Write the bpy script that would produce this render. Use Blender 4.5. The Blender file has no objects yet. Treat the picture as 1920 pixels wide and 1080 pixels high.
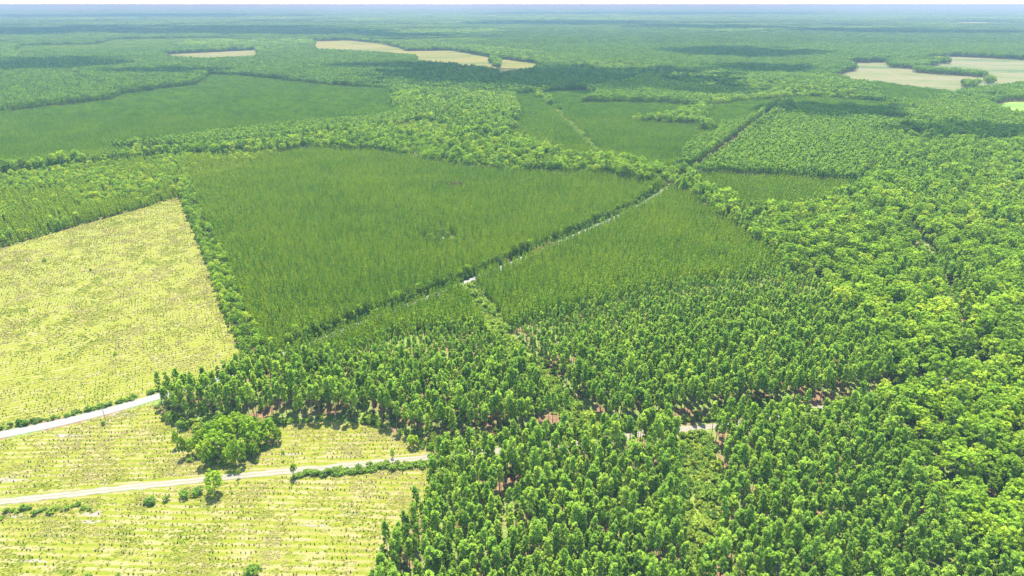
import bpy, math, random
import numpy as np
from math import radians as RAD

SC = bpy.context.scene
COL = SC.collection
RNG = np.random.default_rng(7)
random.seed(7)

# ------------------------------------------------------------------ camera
CAM_H = 230.0
F_PX = 1280.0                                   # focal length in pixels of the 1920 px wide photograph
PITCH = math.atan(532 / 1280)
cam_d = bpy.data.cameras.new('camera')
cam_d.sensor_width = 36.0
cam_d.lens = 36.0 * F_PX / 1920
cam_d.clip_start = 1.0
cam_d.clip_end = 400000.0
cam = bpy.data.objects.new('camera', cam_d)
COL.objects.link(cam)
cam.location = (0, 0, CAM_H)
cam.rotation_euler = (math.pi / 2 - PITCH, 0, 0)
SC.camera = cam

# ------------------------------------------------------------------ sky, sun, exposure
SUN_EL, SUN_AZ = RAD(66), RAD(-6)               # azimuth from +Y (the way the camera looks), clockwise
SUN_DIR = (math.sin(SUN_AZ) * math.cos(SUN_EL), math.cos(SUN_AZ) * math.cos(SUN_EL), math.sin(SUN_EL))
W = bpy.data.worlds.new('World')
SC.world = W
W.use_nodes = True
wn = W.node_tree
sky = wn.nodes.new('ShaderNodeTexSky')
sky.sky_type = 'NISHITA'
sky.sun_disc = False
sky.sun_elevation = SUN_EL
sky.sun_rotation = SUN_AZ
sky.air_density = 1.0
sky.dust_density = 0.6
sky.altitude = 200
bg = wn.nodes['Background']
bg.inputs['Strength'].default_value = 0.15
wn.links.new(sky.outputs['Color'], bg.inputs['Color'])
sun_d = bpy.data.lights.new('sun', 'SUN')
sun_d.energy = 3.8
sun_d.angle = RAD(0.5)
sun_d.color = (1.0, 0.94, 0.80)
sun = bpy.data.objects.new('sun', sun_d)
COL.objects.link(sun)
sun.rotation_euler = (math.pi / 2 - SUN_EL, 0, math.pi - SUN_AZ)
sun.location = (0, 300, 600)
VS = SC.view_settings
VS.view_transform = 'Standard'
VS.look = 'None'
VS.gamma = 1.0
VS.exposure = 2.25
CY = SC.cycles
CY.max_bounces = 7
CY.diffuse_bounces = 5
CY.glossy_bounces = 1
CY.transmission_bounces = 5
CY.transparent_max_bounces = 4
CY.volume_bounces = 0
CY.use_denoising = True
CY.denoiser = 'OPENIMAGEDENOISE'
CY.denoising_input_passes = 'RGB_ALBEDO_NORMAL'
CY.denoising_prefilter = 'NONE'
CY.sample_clamp_indirect = 4.0


# ------------------------------------------------------------------ helpers
def G(u, v, z=0.0):
    """Point of the photograph (1920 px frame) -> place on the plane at height z."""
    d = F_PX * math.sin(PITCH) + (v - 540) * math.cos(PITCH)
    f = F_PX * math.cos(PITCH) - (v - 540) * math.sin(PITCH)
    t = (CAM_H - z) / d
    return ((u - 960) * t, f * t)


def poly(*pts):
    return np.array([G(*q) for q in pts])


def inside(P, q):
    """Boolean array: which points P (n,2) lie in polygon q."""
    x, y = P[:, 0], P[:, 1]
    r = np.zeros(len(P), bool)
    n = len(q)
    bb = (x >= q[:, 0].min()) & (x <= q[:, 0].max()) & (y >= q[:, 1].min()) & (y <= q[:, 1].max())
    ii = np.nonzero(bb)[0]
    xs, ys = x[ii], y[ii]
    c = np.zeros(len(ii), bool)
    for i in range(n):
        x0, y0 = q[i]
        x1, y1 = q[(i + 1) % n]
        if y0 == y1:
            continue
        m = ((y0 > ys) != (y1 > ys)) & (xs < (x1 - x0) * (ys - y0) / (y1 - y0) + x0)
        c ^= m
    r[ii] = c
    return r


def seg_dist(P, L):
    """Signed-less distance of points to a polyline; and signed side distance (left positive)."""
    best = np.full(len(P), 1e9)
    side = np.zeros(len(P))
    for a, b in zip(L[:-1], L[1:]):
        d = b - a
        ln = np.hypot(*d)
        t = np.clip(((P - a) @ d) / ln ** 2, 0, 1)
        q = a + t[:, None] * d
        r = np.hypot(*(P - q).T)
        s = (d[0] * (P[:, 1] - a[1]) - d[1] * (P[:, 0] - a[0])) / ln
        m = r < best
        best[m] = r[m]
        side[m] = s[m]
    return best, side


def hash2(ix, iy, s=0):
    ix = np.asarray(ix).astype(np.int64)
    iy = np.asarray(iy).astype(np.int64)
    with np.errstate(over='ignore'):
        h = (ix * 374761393 + iy * 668265263 + s * 974634777) & 0xffffffff
        h = ((h ^ (h >> 13)) * 1274126177) & 0xffffffff
        h ^= h >> 16
    return (h & 0xffffff) / float(0x1000000)


def vnoise(P, scale, s=0):
    X, Y = P[:, 0] / scale, P[:, 1] / scale
    ix, iy = np.floor(X), np.floor(Y)
    fx, fy = X - ix, Y - iy
    fx, fy = fx * fx * (3 - 2 * fx), fy * fy * (3 - 2 * fy)
    a, b = hash2(ix, iy, s), hash2(ix + 1, iy, s)
    c, d = hash2(ix, iy + 1, s), hash2(ix + 1, iy + 1, s)
    return (a * (1 - fx) + b * fx) * (1 - fy) + (c * (1 - fx) + d * fx) * fy


def fbm(P, scale, s=0, o=3):
    r, w = 0, 0
    for k in range(o):
        r = r + vnoise(P, scale / 2 ** k, s + k * 17) / 2 ** k
        w += 1 / 2 ** k
    return r / w


def tag(o, label=None, cat=None, group=None, kind=None):
    if label:
        o['label'] = label
    if cat:
        o['category'] = cat
    if group:
        o['group'] = group
    if kind:
        o['kind'] = kind
    return o


# ------------------------------------------------------------------ materials
class NT:
    def __init__(s, name):
        s.m = bpy.data.materials.new(name)
        s.m.use_nodes = True
        s.t = s.m.node_tree
        s.t.nodes.clear()
        s.out = s.n('OutputMaterial')

    def n(s, typ, **kw):
        nd = s.t.nodes.new('ShaderNode' + typ)
        for k, v in kw.items():
            setattr(nd, k, v)
        return nd

    def l(s, a, b):
        s.t.links.new(a, b)

    def setv(s, sock, v):
        if isinstance(v, bpy.types.NodeSocket):
            s.l(v, sock)
        else:
            sock.default_value = v

    def math(s, op, a, b=0.0, clamp=False):
        nd = s.n('Math', operation=op)
        nd.use_clamp = clamp
        s.setv(nd.inputs[0], a)
        s.setv(nd.inputs[1], b)
        return nd.outputs[0]

    def ramp(s, fac, stops):
        nd = s.n('ValToRGB')
        e = nd.color_ramp.elements
        while len(e) < len(stops):
            e.new(0.5)
        for i, (p, c) in enumerate(stops):
            e[i].position = p
            e[i].color = (*c, 1)
        s.setv(nd.inputs[0], fac)
        return nd.outputs[0]

    def noise(s, scale, vec=None, detail=3, rough=0.55, dist=0.0):
        nd = s.n('TexNoise')
        nd.inputs['Scale'].default_value = scale
        nd.inputs['Detail'].default_value = detail
        nd.inputs['Roughness'].default_value = rough
        nd.inputs['Distortion'].default_value = dist
        if vec is not None:
            s.l(vec, nd.inputs['Vector'])
        return nd.outputs[0]

    def mix(s, fac, a, b, typ='MIX'):
        nd = s.n('Mix', data_type='RGBA', blend_type=typ)
        s.setv(nd.inputs[0], fac)
        s.setv(nd.inputs[6], a if isinstance(a, bpy.types.NodeSocket) else (*a, 1))
        s.setv(nd.inputs[7], b if isinstance(b, bpy.types.NodeSocket) else (*b, 1))
        return nd.outputs[2]

    def hsv(s, col, h=0.5, sat=1.0, val=1.0):
        nd = s.n('HueSaturation')
        s.setv(nd.inputs['Hue'], h)
        s.setv(nd.inputs['Saturation'], sat)
        s.setv(nd.inputs['Value'], val)
        s.l(col, nd.inputs['Color'])
        return nd.outputs[0]


def leaf_mat(name, stops, transl=0.35, rough=0.6, spec=0.10, patch=0.12):
    """Foliage: hue from the plant's own random number, clump tone from the mesh, stand-wide drift from the place it grows."""
    k = NT(name)
    oi = k.n('ObjectInfo')
    nz = k.noise(0.006, oi.outputs['Location'], 2)
    ti = k.n('Attribute', attribute_type='INSTANCER', attribute_name='tint')
    f = k.math('ADD', k.math('MULTIPLY', oi.outputs['Random'], 0.72), k.math('MULTIPLY', nz, patch * 3))
    f = k.math('ADD', f, ti.outputs['Fac'], clamp=True)
    col = k.ramp(f, stops)
    at = k.n('Attribute', attribute_name='tone')
    col = k.hsv(col, 0.5, 1.0, at.outputs['Fac'])
    b = k.n('BsdfPrincipled')
    k.l(col, b.inputs['Base Color'])
    b.inputs['Roughness'].default_value = rough
    b.inputs['Specular IOR Level'].default_value = spec
    tr = k.n('BsdfTranslucent')
    k.l(k.mix(0.5, col, (1.0, 0.95, 0.35), 'MULTIPLY'), tr.inputs['Color'])
    mx = k.n('MixShader')
    mx.inputs[0].default_value = transl
    k.l(b.outputs[0], mx.inputs[1])
    k.l(tr.outputs[0], mx.inputs[2])
    k.l(mx.outputs[0], k.out.inputs[0])
    return k.m


def plain_mat(name, stops, scale=1.0, rough=0.9, coord='Object', stretch=(1, 1, 1), spec=0.2):
    k = NT(name)
    tc = k.n('TexCoord')
    mp = k.n('Mapping')
    mp.inputs['Scale'].default_value = stretch
    k.l(tc.outputs[coord], mp.inputs[0])
    col = k.ramp(k.noise(scale, mp.outputs[0], 4), stops)
    b = k.n('BsdfPrincipled')
    k.l(col, b.inputs['Base Color'])
    b.inputs['Roughness'].default_value = rough
    b.inputs['Specular IOR Level'].default_value = spec
    k.l(b.outputs[0], k.out.inputs[0])
    return k.m


M_PINE = leaf_mat('pine_needles', [(0.0, (0.154, 0.263, 0.032)), (0.4, (0.214, 0.350, 0.037)), (0.75, (0.275, 0.410, 0.044)), (1.0, (0.379, 0.487, 0.060))], 0.54)
M_YOUNG = leaf_mat('young_pine_needles', [(0.0, (0.101, 0.198, 0.007)), (0.5, (0.148, 0.253, 0.007)), (1.0, (0.228, 0.310, 0.010))], 0.48, patch=0.2)
M_HARD = leaf_mat('hardwood_leaves', [(0.0, (0.087, 0.148, 0.012)), (0.22, (0.133, 0.222, 0.013)), (0.5, (0.193, 0.317, 0.017)), (0.78, (0.255, 0.391, 0.020)), (1.0, (0.366, 0.446, 0.028))], 0.5, patch=0.16)
M_SHRUB = leaf_mat('shrub_leaves', [(0.0, (0.089, 0.175, 0.023)), (0.6, (0.163, 0.260, 0.026)), (1.0, (0.242, 0.320, 0.032))], 0.45)
M_TUFT = leaf_mat('grass_blades', [(0.0, (0.150, 0.215, 0.018)), (0.4, (0.225, 0.265, 0.026)), (0.7, (0.275, 0.275, 0.042)), (1.0, (0.310, 0.280, 0.100))], 0.5, patch=0.25)
M_SEED = leaf_mat('seedling_needles', [(0.0, (0.045, 0.100, 0.035)), (1.0, (0.110, 0.170, 0.055))], 0.3)
M_DEAD = leaf_mat('dead_needles', [(0.0, (0.185, 0.100, 0.058)), (1.0, (0.260, 0.145, 0.085))], 0.25)
M_GREY = leaf_mat('bare_twigs', [(0.0, (0.190, 0.165, 0.130)), (1.0, (0.250, 0.215, 0.175))], 0.1)
M_BARK = plain_mat('pine_bark', [(0.3, (0.140, 0.085, 0.055)), (0.7, (0.270, 0.165, 0.110))], 3.0, stretch=(1, 1, 0.2))
M_GBARK = plain_mat('grey_bark', [(0.3, (0.130, 0.115, 0.095)), (0.7, (0.270, 0.245, 0.210))], 3.0, stretch=(1, 1, 0.2))
M_POLE = plain_mat('weathered_pole_wood', [(0.3, (0.110, 0.085, 0.065)), (0.7, (0.190, 0.155, 0.120))], 2.0, stretch=(1, 1, 0.1))
M_PORC = plain_mat('grey_porcelain', [(0.3, (0.45, 0.45, 0.45)), (0.7, (0.55, 0.55, 0.55))], 5.0, rough=0.3)
M_RUST = plain_mat('rusty_roof_metal', [(0.3, (0.260, 0.120, 0.075)), (0.7, (0.420, 0.270, 0.200))], 0.8, stretch=(1, 0.2, 1))
M_WALLW = plain_mat('white_boards', [(0.3, (0.70, 0.69, 0.66)), (0.7, (0.80, 0.79, 0.77))], 0.3)
M_SHED = plain_mat('grey_boards', [(0.3, (0.160, 0.130, 0.105)), (0.7, (0.240, 0.205, 0.170))], 0.8)
M_ROOFP = plain_mat('pale_roof_metal', [(0.3, (0.55, 0.50, 0.47)), (0.7, (0.68, 0.63, 0.60))], 0.2)


def ground_mat():
    k = NT('pine_straw_ground')
    g = k.n('NewGeometry')
    pos = g.outputs['Position']
    n1 = k.noise(0.05, pos, 5, 0.6)
    n2 = k.noise(0.6, pos, 4, 0.65)
    c = k.ramp(n2, [(0.30, (0.070, 0.045, 0.024)), (0.5, (0.130, 0.082, 0.044)), (0.72, (0.215, 0.140, 0.078))])
    gr = k.ramp(n2, [(0.30, (0.050, 0.080, 0.020)), (0.7, (0.150, 0.190, 0.040))])
    c = k.mix(k.ramp(n1, [(0.42, (0, 0, 0)), (0.54, (1, 1, 1))]), c, gr)
    b = k.n('BsdfPrincipled')
    k.l(c, b.inputs['Base Color'])
    b.inputs['Roughness'].default_value = 0.95
    b.inputs['Specular IOR Level'].default_value = 0.1
    k.l(b.outputs[0], k.out.inputs[0])
    return k.m


def field_mat(name, row_deg, row_gap, green=0.0, pale=0.0, seed=0.0, fine=1.0):
    """Young clear-cut: straw, yellow-green weeds and pale soil in ragged planting rows."""
    k = NT(name)
    g = k.n('NewGeometry')
    mp = k.n('Mapping')
    mp.inputs['Rotation'].default_value = (0, 0, -RAD(row_deg))
    mp.inputs['Location'].default_value = (seed * 37, seed * 91, seed)
    k.l(g.outputs['Position'], mp.inputs[0])
    pos = mp.outputs[0]
    st = k.n('Mapping')
    st.inputs['Scale'].default_value = (0.10, 1.0, 1.0)
    k.l(pos, st.inputs[0])
    streak = k.noise(0.55 * fine, st.outputs[0], 4, 0.6, 0.3)
    big = k.noise(0.022, pos, 4, 0.6)
    mid = k.noise(0.13, pos, 4, 0.6)
    fin = k.noise(1.1 * fine, pos, 4, 0.7)
    wv = k.n('TexWave', wave_type='BANDS', bands_direction='Y')
    wv.inputs['Scale'].default_value = 0.314 / row_gap
    wv.inputs['Distortion'].default_value = 3.0
    wv.inputs['Detail'].default_value = 2
    wv.inputs['Detail Scale'].default_value = 0.3
    k.l(pos, wv.inputs['Vector'])
    grass = k.ramp(fin, [(0.18, (0.069, 0.096, 0.006)), (0.5, (0.108, 0.128, 0.007)), (0.75, (0.145, 0.154, 0.011))])
    straw = k.ramp(fin, [(0.25, (0.104, 0.108, 0.013)), (0.5, (0.141, 0.140, 0.021)), (0.75, (0.173, 0.165, 0.034))])
    soil = k.ramp(fin, [(0.25, (0.147, 0.122, 0.049)), (0.7, (0.210, 0.181, 0.086))])
    a = k.math('ADD', k.math('MULTIPLY', streak, 0.72), k.math('MULTIPLY', mid, 0.34))
    a = k.math('ADD', a, k.math('MULTIPLY', wv.outputs['Fac'], 0.20))
    c = k.mix(k.ramp(a, [(0.57 - green, (0, 0, 0)), (0.68 - green, (1, 1, 1))]), straw, grass)
    s2 = k.math('ADD', k.math('MULTIPLY', mid, 0.45), k.math('MULTIPLY', streak, 0.62))
    s2 = k.math('ADD', s2, k.math('MULTIPLY', wv.outputs['Fac'], -0.10))
    c = k.mix(k.ramp(s2, [(0.50 - pale, (0, 0, 0)), (0.60 - pale, (0.9, 0.9, 0.9))]), c, soil)
    b = k.n('BsdfPrincipled')
    k.l(c, b.inputs['Base Color'])
    b.inputs['Roughness'].default_value = 0.95
    b.inputs['Specular IOR Level'].default_value = 0.1
    bp = k.n('Bump')
    bp.inputs['Strength'].default_value = 0.6
    bp.inputs['Distance'].default_value = 0.5
    k.l(k.math('ADD', fin, streak), bp.inputs['Height'])
    k.l(bp.outputs[0], b.inputs['Normal'])
    k.l(b.outputs[0], k.out.inputs[0])
    return k.m


def meadow_mat(name, deg, tones, seed):
    """Distant mown meadow: broad soft bands and patches of green, straw and pale soil."""
    k = NT(name)
    g = k.n('NewGeometry')
    mp = k.n('Mapping')
    mp.inputs['Rotation'].default_value = (0, 0, -RAD(deg))
    mp.inputs['Location'].default_value = (seed * 311, seed * 97, 0)
    k.l(g.outputs['Position'], mp.inputs[0])
    st = k.n('Mapping')
    st.inputs['Scale'].default_value = (0.0016, 0.0075, 1)
    k.l(mp.outputs[0], st.inputs[0])
    f = k.math('ADD', k.math('MULTIPLY', k.noise(1.0, st.outputs[0], 4, 0.55, 0.4), 0.75), k.math('MULTIPLY', k.noise(0.02, mp.outputs[0], 4, 0.6), 0.25))
    c = k.ramp(f, [(0.40, tones[0]), (0.47, tones[1]), (0.53, tones[2]), (0.60, tones[3])])
    c = k.hsv(c, 0.5, 1.0, k.math('ADD', 0.7, k.math('MULTIPLY', k.noise(0.15, mp.outputs[0], 3, 0.7), 0.6)))
    b = k.n('BsdfPrincipled')
    k.l(c, b.inputs['Base Color'])
    b.inputs['Roughness'].default_value = 0.95
    b.inputs['Specular IOR Level'].default_value = 0.1
    k.l(b.outputs[0], k.out.inputs[0])
    return k.m


def road_mat(name, base, worn, edge, track, grass=None):
    """u across the road -1..1, v metres along it."""
    k = NT(name)
    uv = k.n('UVMap')
    sp = k.n('SeparateXYZ')
    k.l(uv.outputs[0], sp.inputs[0])
    au = k.math('ABSOLUTE', sp.outputs[0])
    g = k.n('NewGeometry')
    fin = k.noise(1.6, g.outputs['Position'], 4, 0.7)
    big = k.noise(0.12, g.outputs['Position'], 3)
    c = k.ramp(fin, [(0.3, base), (0.7, worn)])
    d = k.math('ABSOLUTE', k.math('SUBTRACT', au, track))
    t = k.math('SUBTRACT', 1.0, k.math('MULTIPLY', d, 4.0), clamp=True)
    c = k.mix(k.math('MULTIPLY', t, k.math('ADD', k.math('MULTIPLY', big, 0.8), 0.3)), c, worn)
    if grass:
        t = k.math('SUBTRACT', k.math('SUBTRACT', 1.0, k.math('MULTIPLY', au, 4.0), clamp=True), k.math('MULTIPLY', big, 0.9), clamp=True)
        c = k.mix(k.math('MULTIPLY', t, 1.6, clamp=True), c, grass)
    e = k.math('ADD', k.math('MULTIPLY', k.math('SUBTRACT', au, 0.86), 5.0), k.math('MULTIPLY', k.math('SUBTRACT', fin, 0.5), 2.4), clamp=True)
    c = k.mix(e, c, edge)
    b = k.n('BsdfPrincipled')
    k.l(c, b.inputs['Base Color'])
    b.inputs['Roughness'].default_value = 0.9
    k.l(b.outputs[0], k.out.inputs[0])
    return k.m


# ------------------------------------------------------------------ mesh builders
def mesh_from(name, V, Fq, mats, mi=None, tone=None, smooth=False):
    """V (n,3); Fq (m,4) quads, a repeated last index meaning a triangle is written as a quad with 3 corners."""
    me = bpy.data.meshes.new(name)
    V = np.asarray(V, np.float32)
    Fq = np.asarray(Fq, np.int32)
    tri = Fq[:, 3] == Fq[:, 2]
    tot = np.where(tri, 3, 4)
    idx = Fq.ravel()
    keep = np.ones(len(idx), bool)
    keep[3::4][tri] = False
    idx = idx[keep]
    start = np.concatenate([[0], np.cumsum(tot)[:-1]])
    me.vertices.add(len(V))
    me.vertices.foreach_set('co', V.ravel())
    me.loops.add(len(idx))
    me.loops.foreach_set('vertex_index', idx)
    me.polygons.add(len(Fq))
    me.polygons.foreach_set('loop_start', start)
    for m in mats:
        me.materials.append(m)
    if mi is not None:
        me.polygons.foreach_set('material_index', np.asarray(mi, np.int32))
    if smooth:
        me.polygons.foreach_set('use_smooth', np.ones(len(Fq), bool))
    a = me.attributes.new('tone', 'FLOAT', 'FACE')
    a.data.foreach_set('value', np.asarray(tone if tone is not None else np.ones(len(Fq)), np.float32))
    me.update(calc_edges=True)
    return me


class Geo:
    """Collects vertices and quads of several materials."""

    def __init__(s):
        s.V, s.F, s.M, s.T, s.n = [], [], [], [], 0

    def add(s, V, Fq, mi=0, tone=None):
        V = np.asarray(V, float)
        Fq = np.asarray(Fq, int)
        s.V.append(V)
        s.F.append(Fq + s.n)
        s.M.append(np.full(len(Fq), mi))
        s.T.append(np.ones(len(Fq)) if tone is None else np.asarray(tone, float))
        s.n += len(V)

    def leaves(s, C, N, size, aspect, tone, mi=0, up=0.0):
        """Small leaf faces at C facing N, turned at random in their plane; up pulls their long axis upright."""
        C = np.asarray(C, float)
        n = len(C)
        N = N / (np.linalg.norm(N, axis=1, keepdims=True) + 1e-9)
        R = RNG.normal(size=(n, 3))
        R[:, 2] += up
        A = R - (R * N).sum(1, keepdims=True) * N
        A /= np.linalg.norm(A, axis=1, keepdims=True) + 1e-9
        B = np.cross(N, A)
        size = np.broadcast_to(size, (n,))
        a = A * (size * aspect * 0.5)[:, None]
        b = B * (size * 0.5)[:, None]
        V = np.stack([C - a - b * 0.6, C - b * 0.2 + a * 0.3 - b, C + a, C + b - a * 0.1], 1).reshape(-1, 3)
        s.add(V, np.arange(4 * n).reshape(n, 4), mi, tone)

    def tube(s, P, R, mi=0, sides=6):
        P = np.asarray(P, float)
        n = len(P)
        ang = np.arange(sides) * 2 * math.pi / sides
        V = []
        for i in range(n):
            d = P[min(i + 1, n - 1)] - P[max(i - 1, 0)]
            d /= np.linalg.norm(d) + 1e-9
            ref = np.array([1., 0, 0]) if abs(d[0]) < 0.8 else np.array([0, 1., 0])
            x = np.cross(d, ref)
            x /= np.linalg.norm(x)
            y = np.cross(d, x)
            V.append(P[i] + R[i] * (np.cos(ang)[:, None] * x + np.sin(ang)[:, None] * y))
        V = np.concatenate(V)
        Fq = []
        for i in range(n - 1):
            for j in range(sides):
                k = (j + 1) % sides
                Fq.append((i * sides + j, i * sides + k, (i + 1) * sides + k, (i + 1) * sides + j))
        s.add(V, Fq, mi)

    def box(s, c, d, mi=0, rot=0.0):
        x, y, z = np.array(d) / 2
        V = np.array([(-x, -y, -z), (x, -y, -z), (x, y, -z), (-x, y, -z), (-x, -y, z), (x, -y, z), (x, y, z), (-x, y, z)])
        cr, sr = math.cos(rot), math.sin(rot)
        V = np.stack([V[:, 0] * cr - V[:, 1] * sr, V[:, 0] * sr + V[:, 1] * cr, V[:, 2]], 1) + np.array(c)
        s.add(V, [(0, 3, 2, 1), (4, 5, 6, 7), (0, 1, 5, 4), (1, 2, 6, 5), (2, 3, 7, 6), (3, 0, 4, 7)], mi)

    def mesh(s, name, mats, smooth=False):
        return mesh_from(name, np.concatenate(s.V), np.concatenate(s.F), mats, np.concatenate(s.M), np.concatenate(s.T), smooth)

    def merged(s, o, mi):
        for V, Fq, T in zip(o.V, o.F, o.T):
            pass
        V = np.concatenate(o.V)
        s.add(V, np.concatenate(o.F), mi, np.concatenate(o.T))


def rdir(n, up=0.0):
    d = RNG.normal(size=(n, 3))
    d[:, 2] += up
    return d / np.linalg.norm(d, axis=1, keepdims=True)


def clumps(geo, C, R, per, size, aspect, mi=0, up=0.35, spread=0.55, tonev=0.16, flat=0.8, longup=0.0):
    """Leaf clumps of radius R at C: faces near each clump's surface, facing outward."""
    n = len(C)
    tone = np.clip(1 + RNG.normal(size=n) * tonev, 0.6, 1.5)
    D = rdir(n * per, up).reshape(n, per, 3)
    rr = RNG.uniform(0.45, 1.0, (n, per, 1)) ** 0.7
    off = D * rr * R[:, None, None]
    off[:, :, 2] *= flat
    P = (C[:, None, :] + off).reshape(-1, 3)
    N = D.reshape(-1, 3) + np.array([0, 0, 0.45]) + RNG.normal(size=(n * per, 3)) * spread
    t = np.repeat(tone, per) * RNG.uniform(0.85, 1.15, n * per)
    geo.leaves(P, N, RNG.uniform(0.75, 1.3, n * per) * size, aspect, t, mi, longup)


def stem_path(H, bend, n=7):
    z = np.linspace(0, 1, n)
    ph = RNG.uniform(0, 6.28)
    b = bend * z ** 1.6
    w = 0.08 * np.sin(z * 7 + ph)
    return np.stack([np.cos(ph) * b + w * z, np.sin(ph) * b + w * z * 0.6, z * H], 1)


def make_pine(H=22.0, R=3.2, base=0.48, n=52, per=20, size=0.44):
    """Tall plantation pine: bare trunk, ragged rounded crown of needle clumps on limbs."""
    tr, cr = Geo(), Geo()
    P = stem_path(H * 0.97, RNG.uniform(0.1, 0.7))
    tr.tube(P, np.linspace(0.21, 0.035, len(P)) + np.array([0.06] + [0] * (len(P) - 1)), 0, 6)
    t = np.sort(RNG.uniform(0, 1, n)) ** 0.9
    prof = R * np.sqrt(np.clip(1 - t ** 2.2, 0.03, 1)) * (0.55 + 0.45 * np.clip(t * 3.2, 0, 1))
    an = np.arange(n) * 2.4 + RNG.uniform(0, 0.9, n)
    rad = prof * RNG.uniform(0.3, 1.08, n)
    zz = H * (base + (1 - base) * t) - 0.4
    cx = np.interp(zz, P[:, 2], P[:, 0])
    cy = np.interp(zz, P[:, 2], P[:, 1])
    C = np.stack([cx + np.cos(an) * rad, cy + np.sin(an) * rad, zz + RNG.normal(size=n) * 0.25], 1)
    for i in range(0, n, 2):
        a = np.array([cx[i], cy[i], zz[i] - 0.25 * rad[i] - 0.2])
        tr.tube([a, (a + C[i]) / 2 + np.array([0, 0, 0.12]), C[i]], [0.06, 0.045, 0.02], 0, 4)
    for q in range(RNG.integers(2, 5)):                # dead snag limbs under the crown
        z0 = H * RNG.uniform(base * 0.75, base + 0.05)
        a0 = RNG.uniform(0, 6.28)
        a = np.array([np.interp(z0, P[:, 2], P[:, 0]), np.interp(z0, P[:, 2], P[:, 1]), z0])
        tr.tube([a, a + np.array([math.cos(a0), math.sin(a0), 0.25]) * RNG.uniform(0.7, 1.6)], [0.04, 0.012], 0, 4)
    cR = RNG.uniform(0.5, 1.0, n) * R / 2.7
    clumps(cr, C, cR, per, size, 2.3, 0, 0.45, 1.5, 0.20, 0.95, 0.8)
    return tr, cr


def make_young(H=9.5, R=1.35, whorls=9, per=11, size=0.62):
    """Young planted pine: green nearly to the ground, narrow cone with an upright leader."""
    tr, cr = Geo(), Geo()
    P = stem_path(H * 0.97, 0.15, 4)
    tr.tube(P, np.linspace(0.1, 0.02, 4), 0, 5)
    for w in range(whorls):
        t = w / (whorls - 1)
        z = H * (0.16 + 0.82 * t)
        r = R * (1 - t) ** 0.75 + 0.14
        k = max(3, int(per * (1 - 0.65 * t)))
        a = RNG.uniform(0, 6.28) + np.arange(k) * 6.283 / k + RNG.normal(size=k) * 0.25
        rr = r * RNG.uniform(0.4, 1.0, k)
        C = np.stack([np.cos(a) * rr, np.sin(a) * rr, z + RNG.normal(size=k) * 0.22 - 0.2 * rr], 1)
        N = np.stack([np.cos(a), np.sin(a), np.full(k, 0.75)], 1) + RNG.normal(size=(k, 3)) * 0.45
        cr.leaves(C, N, size * RNG.uniform(0.75, 1.3, k), 1.9, np.clip(RNG.normal(1, 0.13, k), 0.6, 1.4) * (0.92 + 0.2 * t), 0, 1.6)
    k = 5
    C = np.stack([RNG.normal(size=k) * 0.08, RNG.normal(size=k) * 0.08, H * np.linspace(0.93, 1.03, k)], 1)
    cr.leaves(C, rdir(k) * np.array([1, 1, 0.2]), 0.5, 2.2, np.full(k, 1.15), 0, 3.0)
    return tr, cr


def make_hardwood(H=19.0, R=5.6, n=44, per=30, size=0.86, base=0.38, top=1.0):
    """Broadleaf tree: forked trunk, wide billowing crown of leaf clumps with hollows between them."""
    tr, cr = Geo(), Geo()
    P = stem_path(H * 0.62, RNG.uniform(0.2, 1.0), 5)
    tr.tube(P, np.linspace(0.34, 0.16, 5) + np.array([0.1, 0, 0, 0, 0]), 0, 7)
    i = np.arange(n)
    ph = np.arccos(np.clip(1 - 1.45 * (i + 0.5) / n, -1, 1))
    an = i * 2.39996 + RNG.uniform(0, 0.7, n)
    sh = 1 + 0.22 * np.sin(an * 2 + RNG.uniform(0, 6)) + 0.15 * np.sin(an * 3 + RNG.uniform(0, 6))
    rr = RNG.uniform(0.72, 1.05, n)
    rz = H * (1 - base) * 0.5
    cz = H * base + rz
    C = np.stack([np.sin(ph) * np.cos(an) * R * rr * sh, np.sin(ph) * np.sin(an) * R * rr * sh, cz + np.cos(ph) * rz * rr * top], 1)
    C[:, :2] += P[-1, :2]
    C[:, 2] += RNG.normal(size=n) * 0.5
    for j in range(0, n, 5):
        a = P[3] if j % 2 else P[4]
        m = (a + C[j]) / 2 + np.array([0, 0, 0.5])
        tr.tube([a, m, C[j]], [0.14, 0.09, 0.03], 0, 5)
    cR = RNG.uniform(1.0, 1.9, n) * (R / 5.6)
    clumps(cr, C, cR, per, size, 1.25, 0, 0.5, 0.5, 0.15, 0.75)
    return tr, cr


def make_shrub(H=2.0, R=1.4, n=9, per=16, size=0.45):
    tr, cr = Geo(), Geo()
    an = np.arange(n) * 2.4
    rad = R * np.sqrt(RNG.uniform(0, 1, n)) * 0.8
    zz = H * (0.35 + 0.45 * RNG.uniform(0, 1, n) * (1.1 - rad / R))
    C = np.stack([np.cos(an) * rad, np.sin(an) * rad, zz], 1)
    for j in range(0, n, 2):
        tr.tube([np.array([0, 0, -0.05]), np.array([C[j][0] * 0.4, C[j][1] * 0.4, C[j][2] * 0.55]), C[j]], [0.05, 0.035, 0.015], 0, 4)
    clumps(cr, C, RNG.uniform(0.4, 0.65, n) * R, per, size, 1.4, 0, 0.4, 0.5, 0.14, 0.9)
    return tr, cr


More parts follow.
